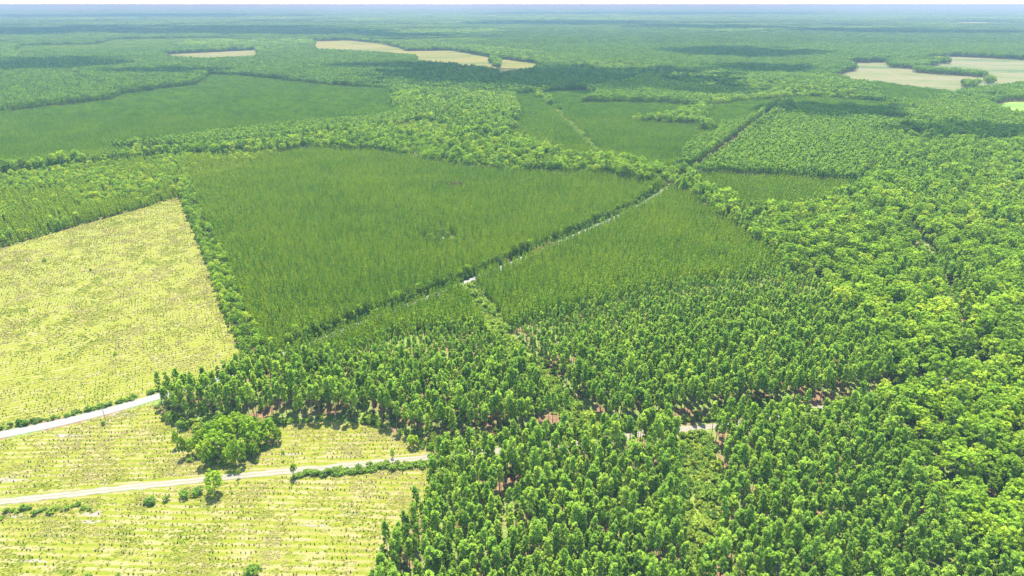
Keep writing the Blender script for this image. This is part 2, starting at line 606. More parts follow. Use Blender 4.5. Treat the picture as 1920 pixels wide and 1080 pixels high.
def make_seedling(H=0.9):
    tr, cr = Geo(), Geo()
    tr.tube([(0, 0, -0.03), (0, 0, H * 0.8)], [0.03, 0.012], 0, 4)
    k = 22
    z = RNG.uniform(0.12, 1.0, k) * H
    a = RNG.uniform(0, 6.28, k)
    r = 0.34 * (1.1 - z / H) * RNG.uniform(0.5, 1.1, k)
    C = np.stack([np.cos(a) * r, np.sin(a) * r, z], 1)
    cr.leaves(C, np.stack([np.cos(a), np.sin(a), np.full(k, 0.5)], 1), 0.30, 1.9, np.clip(RNG.normal(1, 0.15, k), .6, 1.4), 0, 2.0)
    return tr, cr


def make_tuft(R=0.5, H=0.45, k=16):
    g = Geo()
    a = RNG.uniform(0, 6.28, k)
    r = R * np.sqrt(RNG.uniform(0, 1, k))
    C = np.stack([np.cos(a) * r, np.sin(a) * r, RNG.uniform(0.15, 0.8, k) * H * (1.1 - 0.6 * r / R)], 1)
    N = np.stack([np.cos(a) * 0.7, np.sin(a) * 0.7, np.full(k, 1.6)], 1) + RNG.normal(size=(k, 3)) * 0.4
    g.leaves(C, N, 0.34, 1.5, np.clip(RNG.normal(1, 0.14, k), .6, 1.4), 0, 0.8)
    return g


def patch_of(pairs, size, cell, name, leafm, barkm, jit=0.38, lo=0.8, hi=1.14):
    """A square piece of distant woodland grown from the same trees as the near woods."""
    src = []
    for tr, cr in pairs:
        V = np.concatenate([np.concatenate(tr.V), np.concatenate(cr.V)])
        nt = sum(len(v) for v in tr.V)
        Fq = np.concatenate([np.concatenate(tr.F), np.concatenate(cr.F) + nt])
        M = np.concatenate([np.ones(sum(len(f) for f in tr.F)), np.zeros(sum(len(f) for f in cr.F))])
        T = np.concatenate([np.concatenate(tr.T), np.concatenate(cr.T)])
        src.append((V, Fq, M, T))
    Vs, Fs, Ms, Ts, n = [], [], [], [], 0
    m = max(1, int(round(size / cell)))
    for a in range(m):
        for b in range(m):
            if RNG.uniform() < 0.05:
                continue
            V, Fq, M, T = src[int(RNG.integers(0, len(src)))]
            x = (a + 0.5 + RNG.uniform(-jit, jit)) * size / m - size / 2
            y = (b + 0.5 + RNG.uniform(-jit, jit)) * size / m - size / 2
            q, k_ = RNG.uniform(0, 6.283), RNG.uniform(lo, hi)
            c, s_ = math.cos(q) * k_, math.sin(q) * k_
            Vs.append(np.stack([V[:, 0] * c - V[:, 1] * s_ + x, V[:, 0] * s_ + V[:, 1] * c + y, V[:, 2] * k_ * RNG.uniform(0.94, 1.06)], 1))
            Fs.append(Fq + n)
            Ms.append(M)
            Ts.append(T * np.clip(RNG.normal(1, 0.12), 0.7, 1.35))
            n += len(V)
    return mesh_from(name, np.concatenate(Vs), np.concatenate(Fs), [leafm, barkm], np.concatenate(Ms), np.concatenate(Ts))


def both(pair, name, leafm, barkm):
    """One mesh of trunk and crown, for the wood that is a single mass."""
    g = Geo()
    g.merged(pair[0], 1)
    g.merged(pair[1], 0)
    return g.mesh(name, [leafm, barkm])


def thing(name, loc, parts, rz=0.0, sc=1.0, sz=None):
    """An Empty at the plant's foot with its trunk and crown (shared meshes) as children."""
    o = bpy.data.objects.new(name, None)
    o.empty_display_size = 0.5
    COL.objects.link(o)
    o.location = (loc[0], loc[1], loc[2] if len(loc) > 2 else 0.0)
    o.rotation_euler = (0, 0, rz)
    o.scale = (sc, sc, sz if sz else sc)
    for pn, me in parts:
        c = bpy.data.objects.new(pn, me)
        COL.objects.link(c)
        c.parent = o
    return o


# ------------------------------------------------------------------ scatter for masses nobody could count
def scatter(name, P, Z, rot, scl, idx, tint, protos, label, cat):
    n = len(P)
    me = bpy.data.meshes.new(name)
    me.vertices.add(n)
    co = np.zeros((n, 3), np.float32)
    co[:, :2] = P
    co[:, 2] = Z
    me.vertices.foreach_set('co', co.ravel())
    for an, typ, arr in (('rot', 'FLOAT_VECTOR', rot), ('scl', 'FLOAT_VECTOR', scl), ('idx', 'INT', idx), ('tint', 'FLOAT', tint)):
        a = me.attributes.new(an, typ, 'POINT')
        key = 'vector' if typ == 'FLOAT_VECTOR' else 'value'
        a.data.foreach_set(key, np.asarray(arr, np.int32 if typ == 'INT' else np.float32).ravel())
    o = bpy.data.objects.new(name, me)
    COL.objects.link(o)
    tag(o, label, cat, kind='stuff')
    ng = bpy.data.node_groups.new(name + '_scatter', 'GeometryNodeTree')
    ng.interface.new_socket('Geometry', in_out='INPUT', socket_type='NodeSocketGeometry')
    ng.interface.new_socket('Geometry', in_out='OUTPUT', socket_type='NodeSocketGeometry')
    N, L = ng.nodes, ng.links
    gi, go = N.new('NodeGroupInput'), N.new('NodeGroupOutput')
    iop = N.new('GeometryNodeInstanceOnPoints')
    g2i = N.new('GeometryNodeGeometryToInstance')
    for pm in protos:
        po = bpy.data.objects.new(pm.name, pm)      # source shape only, never linked into the scene
        oi = N.new('GeometryNodeObjectInfo')
        oi.inputs['Object'].default_value = po
        oi.inputs['As Instance'].default_value = False
        L.new(oi.outputs['Geometry'], g2i.inputs[0])

    def attr(nm, typ):
        a = N.new('GeometryNodeInputNamedAttribute')
        a.data_type = typ
        a.inputs['Name'].default_value = nm
        return a.outputs['Attribute']
    L.new(gi.outputs[0], iop.inputs['Points'])
    L.new(g2i.outputs[0], iop.inputs['Instance'])
    iop.inputs['Pick Instance'].default_value = True
    L.new(attr('idx', 'INT'), iop.inputs['Instance Index'])
    L.new(attr('rot', 'FLOAT_VECTOR'), iop.inputs['Rotation'])
    L.new(attr('scl', 'FLOAT_VECTOR'), iop.inputs['Scale'])
    L.new(iop.outputs[0], go.inputs[0])
    md = o.modifiers.new('scatter', 'NODES')
    md.node_group = ng
    return o


def sheet(name, q, z, mat, label=None):
    """Flat ground sheet with polygon outline q."""
    me = bpy.data.meshes.new(name)
    me.from_pydata([(x, y, z) for x, y in q], [], [list(range(len(q)))])
    me.materials.append(mat)
    if me.polygons[0].normal.z < 0:
        me.flip_normals()
    o = bpy.data.objects.new(name, me)
    COL.objects.link(o)
    tag(o, label, kind='structure')
    return o


def smooth_line(L, step=6.0):
    """Catmull-Rom through the points of L, evenly stepped."""
    L = np.asarray(L, float)
    Q = np.vstack([2 * L[0] - L[1], L, 2 * L[-1] - L[-2]])
    out = []
    for i in range(1, len(Q) - 2):
        p0, p1, p2, p3 = Q[i - 1:i + 3]
        n = max(2, int(np.hypot(*(p2 - p1)) / step))
        for t in np.linspace(0, 1, n, endpoint=False):
            out.append(0.5 * (2 * p1 + (p2 - p0) * t + (2 * p0 - 5 * p1 + 4 * p2 - p3) * t ** 2 + (3 * p1 - p0 - 3 * p2 + p3) * t ** 3))
    out.append(L[-1])
    return np.array(out)


def ribbon(name, L, w, z, mat, label, ragged=0.0):
    d = np.gradient(L, axis=0)
    d /= np.linalg.norm(d, axis=1, keepdims=True)
    nrm = np.stack([-d[:, 1], d[:, 0]], 1)
    s = np.concatenate([[0], np.cumsum(np.hypot(*np.diff(L, axis=0).T))])
    cols = np.array([-1, -0.5, 0, 0.5, 1])
    V, Fq, UV = [], [], []
    for i in range(len(L)):
        for c in cols:
            k = w / 2 * (1 + (RNG.normal() * ragged if abs(c) == 1 else 0))
            V.append((L[i, 0] + nrm[i, 0] * c * k, L[i, 1] + nrm[i, 1] * c * k, z + 0.05 * (1 - c * c)))
            UV.append((c, s[i]))
    for i in range(len(L) - 1):
        for j in range(4):
            Fq.append((i * 5 + j + 1, i * 5 + j, (i + 1) * 5 + j, (i + 1) * 5 + j + 1))
    me = mesh_from(name, V, Fq, [mat])
    uvl = me.uv_layers.new(name='UVMap')
    idx = np.zeros(len(me.loops), np.int32)
    me.loops.foreach_get('vertex_index', idx)
    uvl.data.foreach_set('uv', np.array(UV, np.float32)[idx].ravel())
    if me.polygons[0].normal.z < 0:
        me.flip_normals()
    o = bpy.data.objects.new(name, me)
    COL.objects.link(o)
    tag(o, label, kind='structure')
    return o


# ================================================================== THE LAND
# ---- ground: one sheet out to the horizon, finely divided near the camera
gx = np.concatenate([-np.geomspace(90000, 100, 26), np.linspace(-80, 80, 5), np.geomspace(100, 90000, 26)])
gy = np.concatenate([-np.geomspace(3000, 100, 8), np.linspace(0, 1000, 21)[0:], np.geomspace(1100, 90000, 24)])
XX, YY = np.meshgrid(gx, gy)
nx, ny = len(gx), len(gy)
ii = (np.arange(ny - 1)[:, None] * nx + np.arange(nx - 1)[None, :]).ravel()
go_ = bpy.data.objects.new('ground', mesh_from('ground', np.stack([XX.ravel(), YY.ravel(), np.zeros(nx * ny)], 1), np.stack([ii, ii + 1, ii + nx + 1, ii + nx], 1), [ground_mat()]))
COL.objects.link(go_)
tag(go_, 'brown pine straw and low weeds on the forest floor', kind='structure')

# ---- roads
ROAD = smooth_line([G(-260, 862), G(-120, 838), G(0, 815.5), (-272, 343), (-248, 357), G(290, 745), (-187, 403), (-120, 478), (-41, 566), (56, 686), (141, 794), (208, 899), (281, 1018), (407, 1248), (679, 1751)], 8)
DIRT = smooth_line([G(-200, 956), G(0, 940.5), G(270, 911), G(480, 889), G(640, 874), G(790, 859), (39, 324), (84, 335.5), (113, 339.5), (150, 347), (190, 360), (235, 372), (300, 400)], 3)
BREAK = smooth_line([(-40, 560), G(915, 590), G(945, 640), G(1000, 690), G(1060, 765), (52, 334)], 6)
LANE = smooth_line([G(1003, 174), G(1060, 225), G(1118, 286)], 20)
MR = road_mat('worn_asphalt', (0.118, 0.117, 0.102), (0.150, 0.149, 0.132), (0.110, 0.104, 0.050), 0.45)
MD = road_mat('pale_sandy_dirt', (0.105, 0.090, 0.058), (0.172, 0.158, 0.122), (0.120, 0.112, 0.036), 0.45, (0.105, 0.100, 0.038))
ribbon('road', ROAD, 8.4, 0.07, MR, 'pale worn two lane asphalt road running past the clear-cut and through the pines')
ribbon('dirt_road', DIRT, 5.2, 0.07, MD, 'pale sandy dirt road between the two lower clear-cuts', 0.16)

# ---- fields (outlines read off the photograph, laid out on the ground)
A_ = [(-500, 600), (0, 467), (80, 443), (150, 422), (250, 395), (338, 368), (355, 400), (380, 460), (396, 500), (412, 540), (432, 600), (455, 664), (446, 694), (380, 714), (290, 739), (200, 763), (100, 787), (0, 808), (-120, 830), (-500, 900)]
B_ = [(-200, 862), (0, 825), (100, 805), (200, 781), (287, 756), (300, 775), (330, 806), (420, 812), (520, 797), (600, 790), (700, 796), (755, 816), (785, 838), (802, 850), (790, 855), (640, 870), (480, 884), (270, 906), (0, 934), (-200, 950)]
C_ = [(-200, 964), (0, 948), (270, 917), (480, 895), (640, 879), (800, 863), (815, 872), (808, 925), (795, 962), (752, 1020), (722, 1062), (700, 1130), (660, 1250), (-500, 1250)]
PA, PB, PC = poly(*A_), poly(*B_), poly(*C_)
sheet('clear_cut_field', PA, 0.02, field_mat('clear_cut_field', 26, 3.6, 0.02, 0.0, 0.3), 'large yellow-green replanted clear-cut left of the tree strip, above the asphalt road')
sheet('clear_cut_field', PB, 0.02, field_mat('clear_cut_field_sandy', 3, 4.2, 0.02, 0.03, 1.7), 'replanted clear-cut between the asphalt road and the dirt road')
sheet('clear_cut_field', PC, 0.02, field_mat('clear_cut_field_near', -2, 4.2, 0.02, 0.03, 2.9), 'replanted clear-cut below the dirt road with pale sandy rows')
M_SAND = plain_mat('pale_bare_sand', [(0.3, (0.133, 0.118, 0.086)), (0.7, (0.170, 0.155, 0.114))], 0.5)


def blob(u, v, ru, rv, seed):
    r = np.random.default_rng(seed)
    a = np.linspace(0, 6.283, 26, endpoint=False)
    k = 1 + 0.30 * np.sin(3 * a + r.uniform(0, 6)) + 0.22 * np.sin(7 * a + r.uniform(0, 6)) + r.normal(size=26) * 0.12
    return poly(*[(u + math.cos(t) * ru * q, v + math.sin(t) * rv * q) for t, q in zip(a, k)])


for i, (u, v, a, b) in enumerate([(172, 964, 20, 5), (168, 978, 24, 3), (126, 817, 26, 2.6), (226, 777, 20, 3), (60, 1052, 28, 3), (30, 968, 22, 3), (590, 985, 26, 2), (545, 852, 12, 2.5), (20, 900, 30, 3), (660, 963, 16, 2), (90, 1005, 30, 2)]):
    sheet('sand', blob(u, v, a, b, i), 0.045, M_SAND)

F1 = poly((303, 103), (400, 98), (481, 94), (485, 104, 20), (400, 109, 20), (320, 106, 20))
F2 = poly((583, 78), (660, 76), (720, 83), (752, 91), (762, 96), (845, 95), (925, 109), (1015, 121), (1000, 126, 18), (940, 138, 18), (930, 130, 18), (890, 122, 18), (782, 114, 20), (776, 101, 20), (640, 94, 20), (592, 92, 20))
F3 = poly((1562, 150), (1580, 138), (1602, 133), (1602, 128), (1575, 119), (1662, 117.5), (1666, 127), (1722, 131), (1764, 122), (1722, 112.5), (1790, 106.5), (1920, 113), (2200, 122), (2200, 150, 16), (1920, 153, 16), (1800, 170, 12), (1735, 162, 12), (1640, 148, 14), (1606, 154, 14))
F4 = poly((1845, 201), (1890, 192), (1960, 188), (2100, 184), (2100, 215, 16), (1960, 212, 16), (1900, 207, 16))
sheet('meadow_field', F1, 0.3, meadow_mat('far_meadow', 10, ((0.055, 0.072, 0.013), (0.086, 0.089, 0.022), (0.103, 0.096, 0.030), (0.114, 0.103, 0.040)), 4.1), 'narrow pale meadow far off, left of the long yellow one')
sheet('meadow_field', F2, 0.3, meadow_mat('far_yellow_meadow', 20, ((0.055, 0.072, 0.008), (0.083, 0.088, 0.012), (0.099, 0.095, 0.015), (0.110, 0.098, 0.021)), 5.3), 'long yellow meadow winding between the far woods')
sheet('meadow_field', F3, 0.3, meadow_mat('far_pale_meadow', -8, ((0.050, 0.072, 0.019), (0.079, 0.094, 0.027), (0.101, 0.101, 0.039), (0.112, 0.103, 0.051)), 6.2), 'broad pale meadow far off with rows of trees standing in it')
FAR_F = [poly((440, 42.5), (448, 40), (516, 39.4), (514, 41.8)), poly((1385, 28.8), (1392, 27), (1440, 26.6), (1436, 28.4)), poly((1452, 28.6), (1460, 26.8), (1548, 26.4), (1542, 28.4)), poly((400, 25), (406, 23.4), (446, 23), (440, 24.6)), poly((1770, 45.5), (1800, 41), (1890, 41.5), (1880, 44.5)), poly((196, 66), (210, 63.4), (232, 63.2), (226, 65.6)), poly((1390, 90), (1400, 87.5), (1424, 88), (1418, 91))]
for q_ in FAR_F:
    sheet('meadow_field', q_, 0.3, bpy.data.materials['far_meadow'], 'thin pale clearing far off in the hazy woods')
k_ = meadow_mat('far_green_meadow', -8, ((0.080, 0.150, 0.022), (0.100, 0.175, 0.024), (0.125, 0.195, 0.028), (0.150, 0.200, 0.036)), 7.7)
sheet('meadow_field', F4, 0.3, k_, 'bright green clearing beyond the dark pines')

M_LANE = plain_mat('lane_grass', [(0.3, (0.085, 0.120, 0.020)), (0.55, (0.135, 0.165, 0.028)), (0.75, (0.165, 0.160, 0.050))], 0.35)
sheet('grass_lane', poly((1262, 818), (1334, 818), (1352, 880), (1352, 960), (1330, 1050), (1304, 1105), (1284, 1075), (1276, 960), (1268, 880)), 0.03, M_LANE, 'grassy scrub gap running down through the near pines')
_d = np.gradient(BREAK, axis=0)
_d /= np.hypot(*_d.T)[:, None]
_n = np.stack([-_d[:, 1], _d[:, 0]], 1)
sheet('grass_lane', np.vstack([BREAK + _n * 4.5, (BREAK - _n * 4.5)[::-1]]), 0.035, M_LANE, 'narrow grassy firebreak from the asphalt road down through the pines')

# ---- stands, first match wins:  M tall pine, P middling pine, Y young pine, H hardwood, L loose mixed growth, S scrub, F open
T1 = smooth_line([G(346, 352), G(362, 400), G(388, 455), G(412, 510), G(430, 560), G(450, 610), G(478, 670)], 8)
REG = [
    ('F', PA), ('F', PB), ('F', PC), ('F', F1), ('F', F4),
    ('S', poly((1262, 816), (1332, 816), (1352, 880), (1352, 960), (1330, 1050), (1304, 1105), (1284, 1075), (1276, 960), (1268, 880))),
    ('S', poly((282, 752), (305, 780), (340, 805), (420, 818), (520, 800), (600, 792), (700, 798), (760, 820), (800, 850), (812, 852), (790, 832), (700, 790), (520, 789), (350, 797), (292, 770))),
    ('M', poly((815, 852), (1090, 837), (1320, 814), (1345, 808), (1480, 800), (1620, 782), (1700, 790), (1690, 765, 22), (1720, 830, 22), (1760, 890, 22), (1800, 950, 22), (1870, 1015, 22), (2000, 1110, 22), (2100, 1300), (640, 1300), (700, 1130), (724, 1062), (754, 1022), (798, 962), (812, 920))),
    ('M', poly((288, 768), (350, 797), (520, 789), (700, 790), (780, 828), (850, 828), (1060, 806), (1230, 796), (1400, 770), (1560, 754), (1655, 738), (1700, 706, 17), (1640, 640, 17), (1590, 570, 17), (1530, 515, 17), (1442, 482, 17), (1400, 503, 12), (1250, 520, 12), (1130, 545, 12), (1010, 575, 12), (930, 600, 12), (870, 592, 12), (760, 600, 12), (640, 640, 12), (500, 668, 12), (430, 690, 17), (300, 704, 17))),
    ('Y', poly((440, 702), (488, 660), (872, 530), (1245, 355), (1272, 362, 3), (1330, 402, 8), (1400, 440, 9), (1444, 480, 9), (1530, 560), (1100, 640), (900, 660), (600, 720))),
    ('Y', poly((478, 662), (505, 650), (870, 528), (1245, 353), (1222, 343, 9), (1130, 326, 9), (1060, 320, 9), (950, 319, 9), (880, 308, 9), (800, 297, 9), (690, 279, 9), (580, 276, 9), (500, 292, 9), (368, 342, 9), (380, 400), (410, 480))),
    ('Y', poly((1300, 332), (1600, 349), (1610, 352, 9), (1510, 388, 9), (1400, 393, 9), (1318, 350, 9))),
    ('P', poly((1300, 330), (1488, 198, 16), (1600, 213, 16), (1690, 226, 16), (1690, 250), (1660, 300), (1602, 348), (1480, 339))),
    ('P', poly((1290, 316), (1268, 306, 14), (1300, 262, 14), (1400, 217, 14), (1462, 187, 14), (1500, 185, 14), (1300, 326))),
    ('L', poly((742, 232, 12), (800, 222, 12), (850, 232, 12), (845, 246, 12), (790, 254, 12), (740, 250, 12))),
    ('H', poly((1262, 345), (1222, 341, 9), (1130, 324, 9), (1060, 318, 9), (950, 317, 9), (880, 306, 9), (800, 295, 9), (690, 277, 9), (580, 274, 9), (520, 282, 9), (300, 300), (150, 318), (0, 336), (-300, 372), (-300, 326, 20), (0, 300, 20), (330, 270, 20), (545, 243, 20), (690, 232, 20), (765, 218, 20), (770, 208, 20), (735, 190, 20), (735, 168, 20), (850, 173, 20), (965, 196, 20), (975, 212, 20), (935, 228, 20), (1010, 262, 20), (1100, 282, 20), (1180, 292, 20), (1290, 316, 20))),
    ('L', poly((-400, 420), (-300, 372), (0, 334), (150, 316), (300, 299), (520, 280), (560, 277), (420, 326, 9), (368, 345), (345, 360), (338, 367), (250, 394), (150, 421), (0, 466), (-500, 600))),
    ('Y', poly((-300, 335), (0, 305), (330, 272), (545, 245), (690, 232), (772, 214), (735, 190), (735, 166, 9), (600, 164), (560, 159), (470, 148), (395, 144), (372, 164), (235, 182), (215, 193), (0, 217), (-300, 236))),
    ('M', poly((1090, 186, 16), (1130, 166, 16), (1240, 168, 16), (1330, 190, 16), (1330, 200, 9), (1250, 192, 9))),
    ('H', poly((1190, 236), (1230, 212, 16), (1320, 196, 16), (1335, 208, 16), (1310, 238))),
    ('Y', poly((962, 176, 9), (1090, 168, 9), (1335, 190, 9), (1340, 208, 9), (1300, 262), (1268, 306), (1180, 294), (1100, 284), (1010, 264), (935, 230), (976, 212), (965, 196))),
    ('F', F2),
    ('H', poly((745, 92), (720, 82), (650, 76), (650, 68, 18), (740, 78, 18), (860, 86, 18), (960, 92, 18), (1060, 108, 18), (1110, 120, 18), (1015, 123), (925, 110), (845, 96), (762, 97))),
    ('H', poly((880, 122), (930, 128), (938, 138), (870, 140), (850, 134))),
    ('H', poly((1060, 112, 18), (1130, 116, 18), (1240, 120, 18), (1290, 134, 18), (1400, 144, 18), (1530, 160, 18), (1640, 178, 18), (1640, 194), (1480, 186), (1300, 168), (1200, 148), (1085, 138))),
    ('P', poly((1880, 190), (1690, 200), (1660, 225), (1780, 240), (1850, 260), (2100, 280), (2100, 170), (1920, 160), (1800, 178))),
    ('Y', poly((1640, 178), (1606, 153), (1640, 150), (1735, 163), (1800, 171), (1880, 168), (1720, 196), (1660, 200))),
    ('F', np.vstack([smooth_line([G(40, 118), G(120, 140), G(224, 187)], 60), smooth_line([G(232, 187), G(128, 140), G(48, 118)], 60)])),
    ('L', poly((396, 168, 8), (470, 158, 8), (492, 165, 8), (425, 177, 8))),
    ('M', poly((-400, 250), (0, 216), (214, 191), (180, 165), (120, 140), (40, 118), (-400, 118))),
    ('M', poly((226, 184), (370, 165), (393, 147), (420, 139, 18), (470, 146), (560, 160), (600, 165), (740, 158), (782, 113), (592, 92), (484, 105), (310, 108), (50, 118), (120, 138), (190, 164))),
    ('M', poly((590, 168), (740, 152), (870, 140), (960, 139), (1090, 138), (1200, 150), (1090, 170, 9), (962, 178, 9), (735, 168))),
    ('M', poly((1060, 108), (1120, 114), (1300, 132), (1400, 143), (1560, 152), (1600, 132), (1640, 118), (1760, 105), (1920, 112), (2200, 120), (2100, 66), (1500, 66), (1000, 66), (880, 86))),
    ('H', poly((1255, 352), (1262, 335), (1295, 318), (1318, 348), (1400, 394, 9), (1510, 389, 9), (1604, 351, 9), (1650, 300, 14), (1690, 250, 14), (1760, 228, 14), (2000, 260, 14), (2400, 300), (2800, 700), (2800, 1350), (1500, 1350), (1655, 738), (1442, 480), (1330, 402))),
]
REG_T = {}
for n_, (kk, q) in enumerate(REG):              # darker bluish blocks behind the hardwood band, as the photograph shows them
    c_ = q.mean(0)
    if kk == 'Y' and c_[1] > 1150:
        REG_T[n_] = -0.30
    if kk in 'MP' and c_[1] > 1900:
        REG_T[n_] = -0.18
TREE_ROWS = [('P', poly((1716, 131.5), (1846, 141), (1848, 146), (1714, 137))),
             ('H', poly((1750, 114), (1778, 115), (1778, 120), (1750, 119))), ('H', poly((1847, 151), (1860, 152), (1858, 159), (1847, 158))),
             ('L', poly((1805, 158), (1830, 160), (1828, 167), (1808, 166)))]
TREE_ROWS.append(('H', poly((918, 112), (937, 114), (936, 128), (921, 124))))


def mosaic(P):
    """Far land: a patchwork of plantation blocks and wet hardwood draws."""
    a = RAD(24)
    wx = (vnoise(P, 1500, 91) - 0.5) * 700
    wy = (vnoise(P, 1300, 92) - 0.5) * 700
    X = (P[:, 0] + wx) * math.cos(a) + (P[:, 1] + wy) * math.sin(a)
    Y = -(P[:, 0] + wx) * math.sin(a) + (P[:, 1] + wy) * math.cos(a)
    bw, bh = 900., 700.
    iy = np.floor(Y / bh)
    ix = np.floor((X + hash2(iy, iy * 0, 3) * bw) / bw)
    h = hash2(ix, iy, 5)
    t = (hash2(ix, iy, 6) - 0.5) * 0.55
    k = np.where(h < 0.46, 'M', np.where(h < 0.62, 'Y', np.where(h < 0.90, 'P', 'H'))).astype('<U1')
    r = np.abs(fbm(P, 2600, 40, 4) - 0.5)
    k[r < 0.013] = 'H'
    for q in FAR_F:
        k[inside(P, q)] = 'F'
    return k, t


def classify(P):
    k, t = mosaic(P)
    done = np.zeros(len(P), bool)
    d, sd_ = seg_dist(P, ROAD)
    m = d < np.where(P[:, 1] > 1000, 8.0, np.where((sd_ < 0) & (P[:, 1] < 640), 4.7, 6.4))
    k[m] = 'F'
    done |= m
    d, _ = seg_dist(P, DIRT)
    m = (d < 5.5) & ~done
    k[m] = 'F'
    done |= m
    d, _ = seg_dist(P, BREAK)
    m = (d < 9.0) & ~done
    k[m] = 'S'
    done |= m
    d, _ = seg_dist(P, LANE)
    m = (d < 9) & ~done
    k[m] = 'S'
    done |= m
    d, _ = seg_dist(P, T1)
    m = (d < 8.5) & ~done
    k[m] = 'T'
    done |= m
    for kk, q in TREE_ROWS + REG[:5]:
        m = inside(P, q) & ~done
        k[m] = kk
        t[m] = 0
        done |= m
    m = inside(P, F3) & ~done
    k[m] = 'F'
    done |= m
    amp = np.clip((P[:, 1] - 500) / 40, 6, 34)[:, None]
    Pw = P + amp * (np.stack([vnoise(P, 40, 301), vnoise(P, 40, 302)], 1) + 0.5 * np.stack([vnoise(P, 14, 303), vnoise(P, 14, 304)], 1) - 0.75)
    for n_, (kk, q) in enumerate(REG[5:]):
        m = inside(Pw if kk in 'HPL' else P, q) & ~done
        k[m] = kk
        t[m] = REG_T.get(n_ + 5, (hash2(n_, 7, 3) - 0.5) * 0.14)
        done |= m
    m = ~done & (P[:, 1] < 1150)
    k[m & (P[:, 0] < 300) & (P[:, 1] > 432)] = 'Y'
    k[m & (P[:, 0] < -100) & (P[:, 1] <= 432)] = 'F'
    k[m & (P[:, 0] < -150) & (P[:, 0] > -206) & (P[:, 1] <= 460) & (P[:, 1] > 398)] = 'L'
    k[m & (P[:, 1] < 440) & (P[:, 0] > -100)] = 'S'
    t[m] = 0
    return k, t


def wedge(P, m=1.10, pad=30):
    z = P[:, 1] * math.cos(PITCH) + CAM_H * math.sin(PITCH)
    return (np.abs(P[:, 0]) < 0.75 * z * m + pad) & (P[:, 1] > 190)


def grid(cell, y0, y1, jit=0.36, rot=0.0, aniso=1.0):
    """Jittered planting grid over the viewed wedge between distances y0 and y1."""
    w = 0.85 * (y1 + 120) + 60
    R_ = math.hypot(w, y1) + cell
    n = int(R_ / cell) + 2
    if rot == 0.0:
        xs = np.arange(-int(w / cell) - 1, int(w / cell) + 2)
        ys = np.arange(int(y0 / cell) - 1, int(y1 / cell) + 2)
    else:
        xs = np.arange(-n, n + 1)
        ys = np.arange(-n, n + 1)
    A, B = np.meshgrid(xs, ys)
    P = np.stack([A.ravel(), B.ravel()], 1) * cell + RNG.uniform(-jit, jit, (A.size, 2)) * cell
    c, s = math.cos(rot), math.sin(rot)
    P = np.stack([P[:, 0] * c - P[:, 1] * s, P[:, 0] * s + P[:, 1] * c], 1)
    P = P[(P[:, 1] >= y0) & (P[:, 1] < y1)]
    return P[wedge(P)]


def px(P, z=12.0):
    """Where a place shows in the 1920 x 1080 frame, and its depth."""
    dz = z - CAM_H
    dep = P[:, 1] * math.cos(PITCH) - dz * math.sin(PITCH)
    up = P[:, 1] * math.sin(PITCH) + dz * math.cos(PITCH)
    return 960 + F_PX * P[:, 0] / dep, 540 - F_PX * up / dep, dep


# ---- plant shapes
NV = 6
PINES = [make_pine(RNG.uniform(20, 24), RNG.uniform(1.6, 2.35), RNG.uniform(0.42, 0.60), 44) for _ in range(NV + 2)] + [make_pine(19, 2.0, 0.58, 30), make_pine(24, 2.9, 0.5, 54), make_pine(16, 1.8, 0.42, 34)]
PINE_PARTS = [(a.mesh('trunk', [M_BARK], True), b.mesh('crown', [M_PINE])) for a, b in PINES]
PINE_ALL = [both(q, 'pine_shape', M_PINE, M_BARK) for q in PINES]
YOUNGS = [make_young(RNG.uniform(8.5, 11), RNG.uniform(1.15, 1.5)) for _ in range(NV)]
YOUNG_ALL = [both(q, 'young_pine', M_YOUNG, M_BARK) for q in YOUNGS]
HARDS = [make_hardwood(RNG.uniform(16, 22), RNG.uniform(3.5, 5.2), int(RNG.integers(34, 50)), 28, 0.72, RNG.uniform(0.28, 0.45)) for _ in range(NV + 2)]
HARD_PARTS = [(a.mesh('trunk', [M_GBARK], True), b.mesh('crown', [M_HARD])) for a, b in HARDS]
BUSHY = [make_hardwood(RNG.uniform(13, 16), RNG.uniform(4.6, 6.0), 62, 30, 0.80, 0.07, 1.0) for _ in range(4)]
BUSHY_PARTS = [(a.mesh('trunk', [M_GBARK], True), b.mesh('crown', [M_HARD])) for a, b in BUSHY]
HARD_ALL = [both(q, 'hardwood_shape', M_HARD, M_GBARK) for q in HARDS]
SHRUBS = [make_shrub(RNG.uniform(1.6, 2.6), RNG.uniform(1.1, 1.7)) for _ in range(5)]
SHRUB_PARTS = [(a.mesh('stem', [M_GBARK]), b.mesh('foliage', [M_SHRUB])) for a, b in SHRUBS]
SHRUB_ALL = [both(q, 'shrub_shape', M_SHRUB, M_GBARK) for q in SHRUBS]
SEEDS = [make_seedling(RNG.uniform(0.8, 1.2)) for _ in range(4)]
SEED_ALL = [both(q, 'pine_seedling', M_SEED, M_BARK) for q in SEEDS]
TUFTS = [make_tuft(RNG.uniform(0.4, 0.7), RNG.uniform(0.3, 0.55)).mesh('tuft_shape', [M_TUFT]) for _ in range(5)]


def rs(n, lo, hi, zlo=None, zhi=None):
    s = RNG.uniform(lo, hi, n)
    z = s * RNG.uniform(zlo or 0.92, zhi or 1.08, n)
    return np.stack([s, s, z], 1)


DRAW = [smooth_line([G(1690, 425), G(1735, 470), G(1775, 560), G(1800, 640), G(1838, 715)], 8), smooth_line([G(1715, 850), G(1745, 905), G(1772, 960)], 6), smooth_line([G(1440, 490), G(1452, 520)], 5)]


def spin(n, tilt=0.04):
    return np.stack([RNG.normal(size=n) * tilt, RNG.normal(size=n) * tilt, RNG.uniform(0, 6.283, n)], 1)


NEAR, MID, FAR, END = 1700., 4200., 11000., 40000.

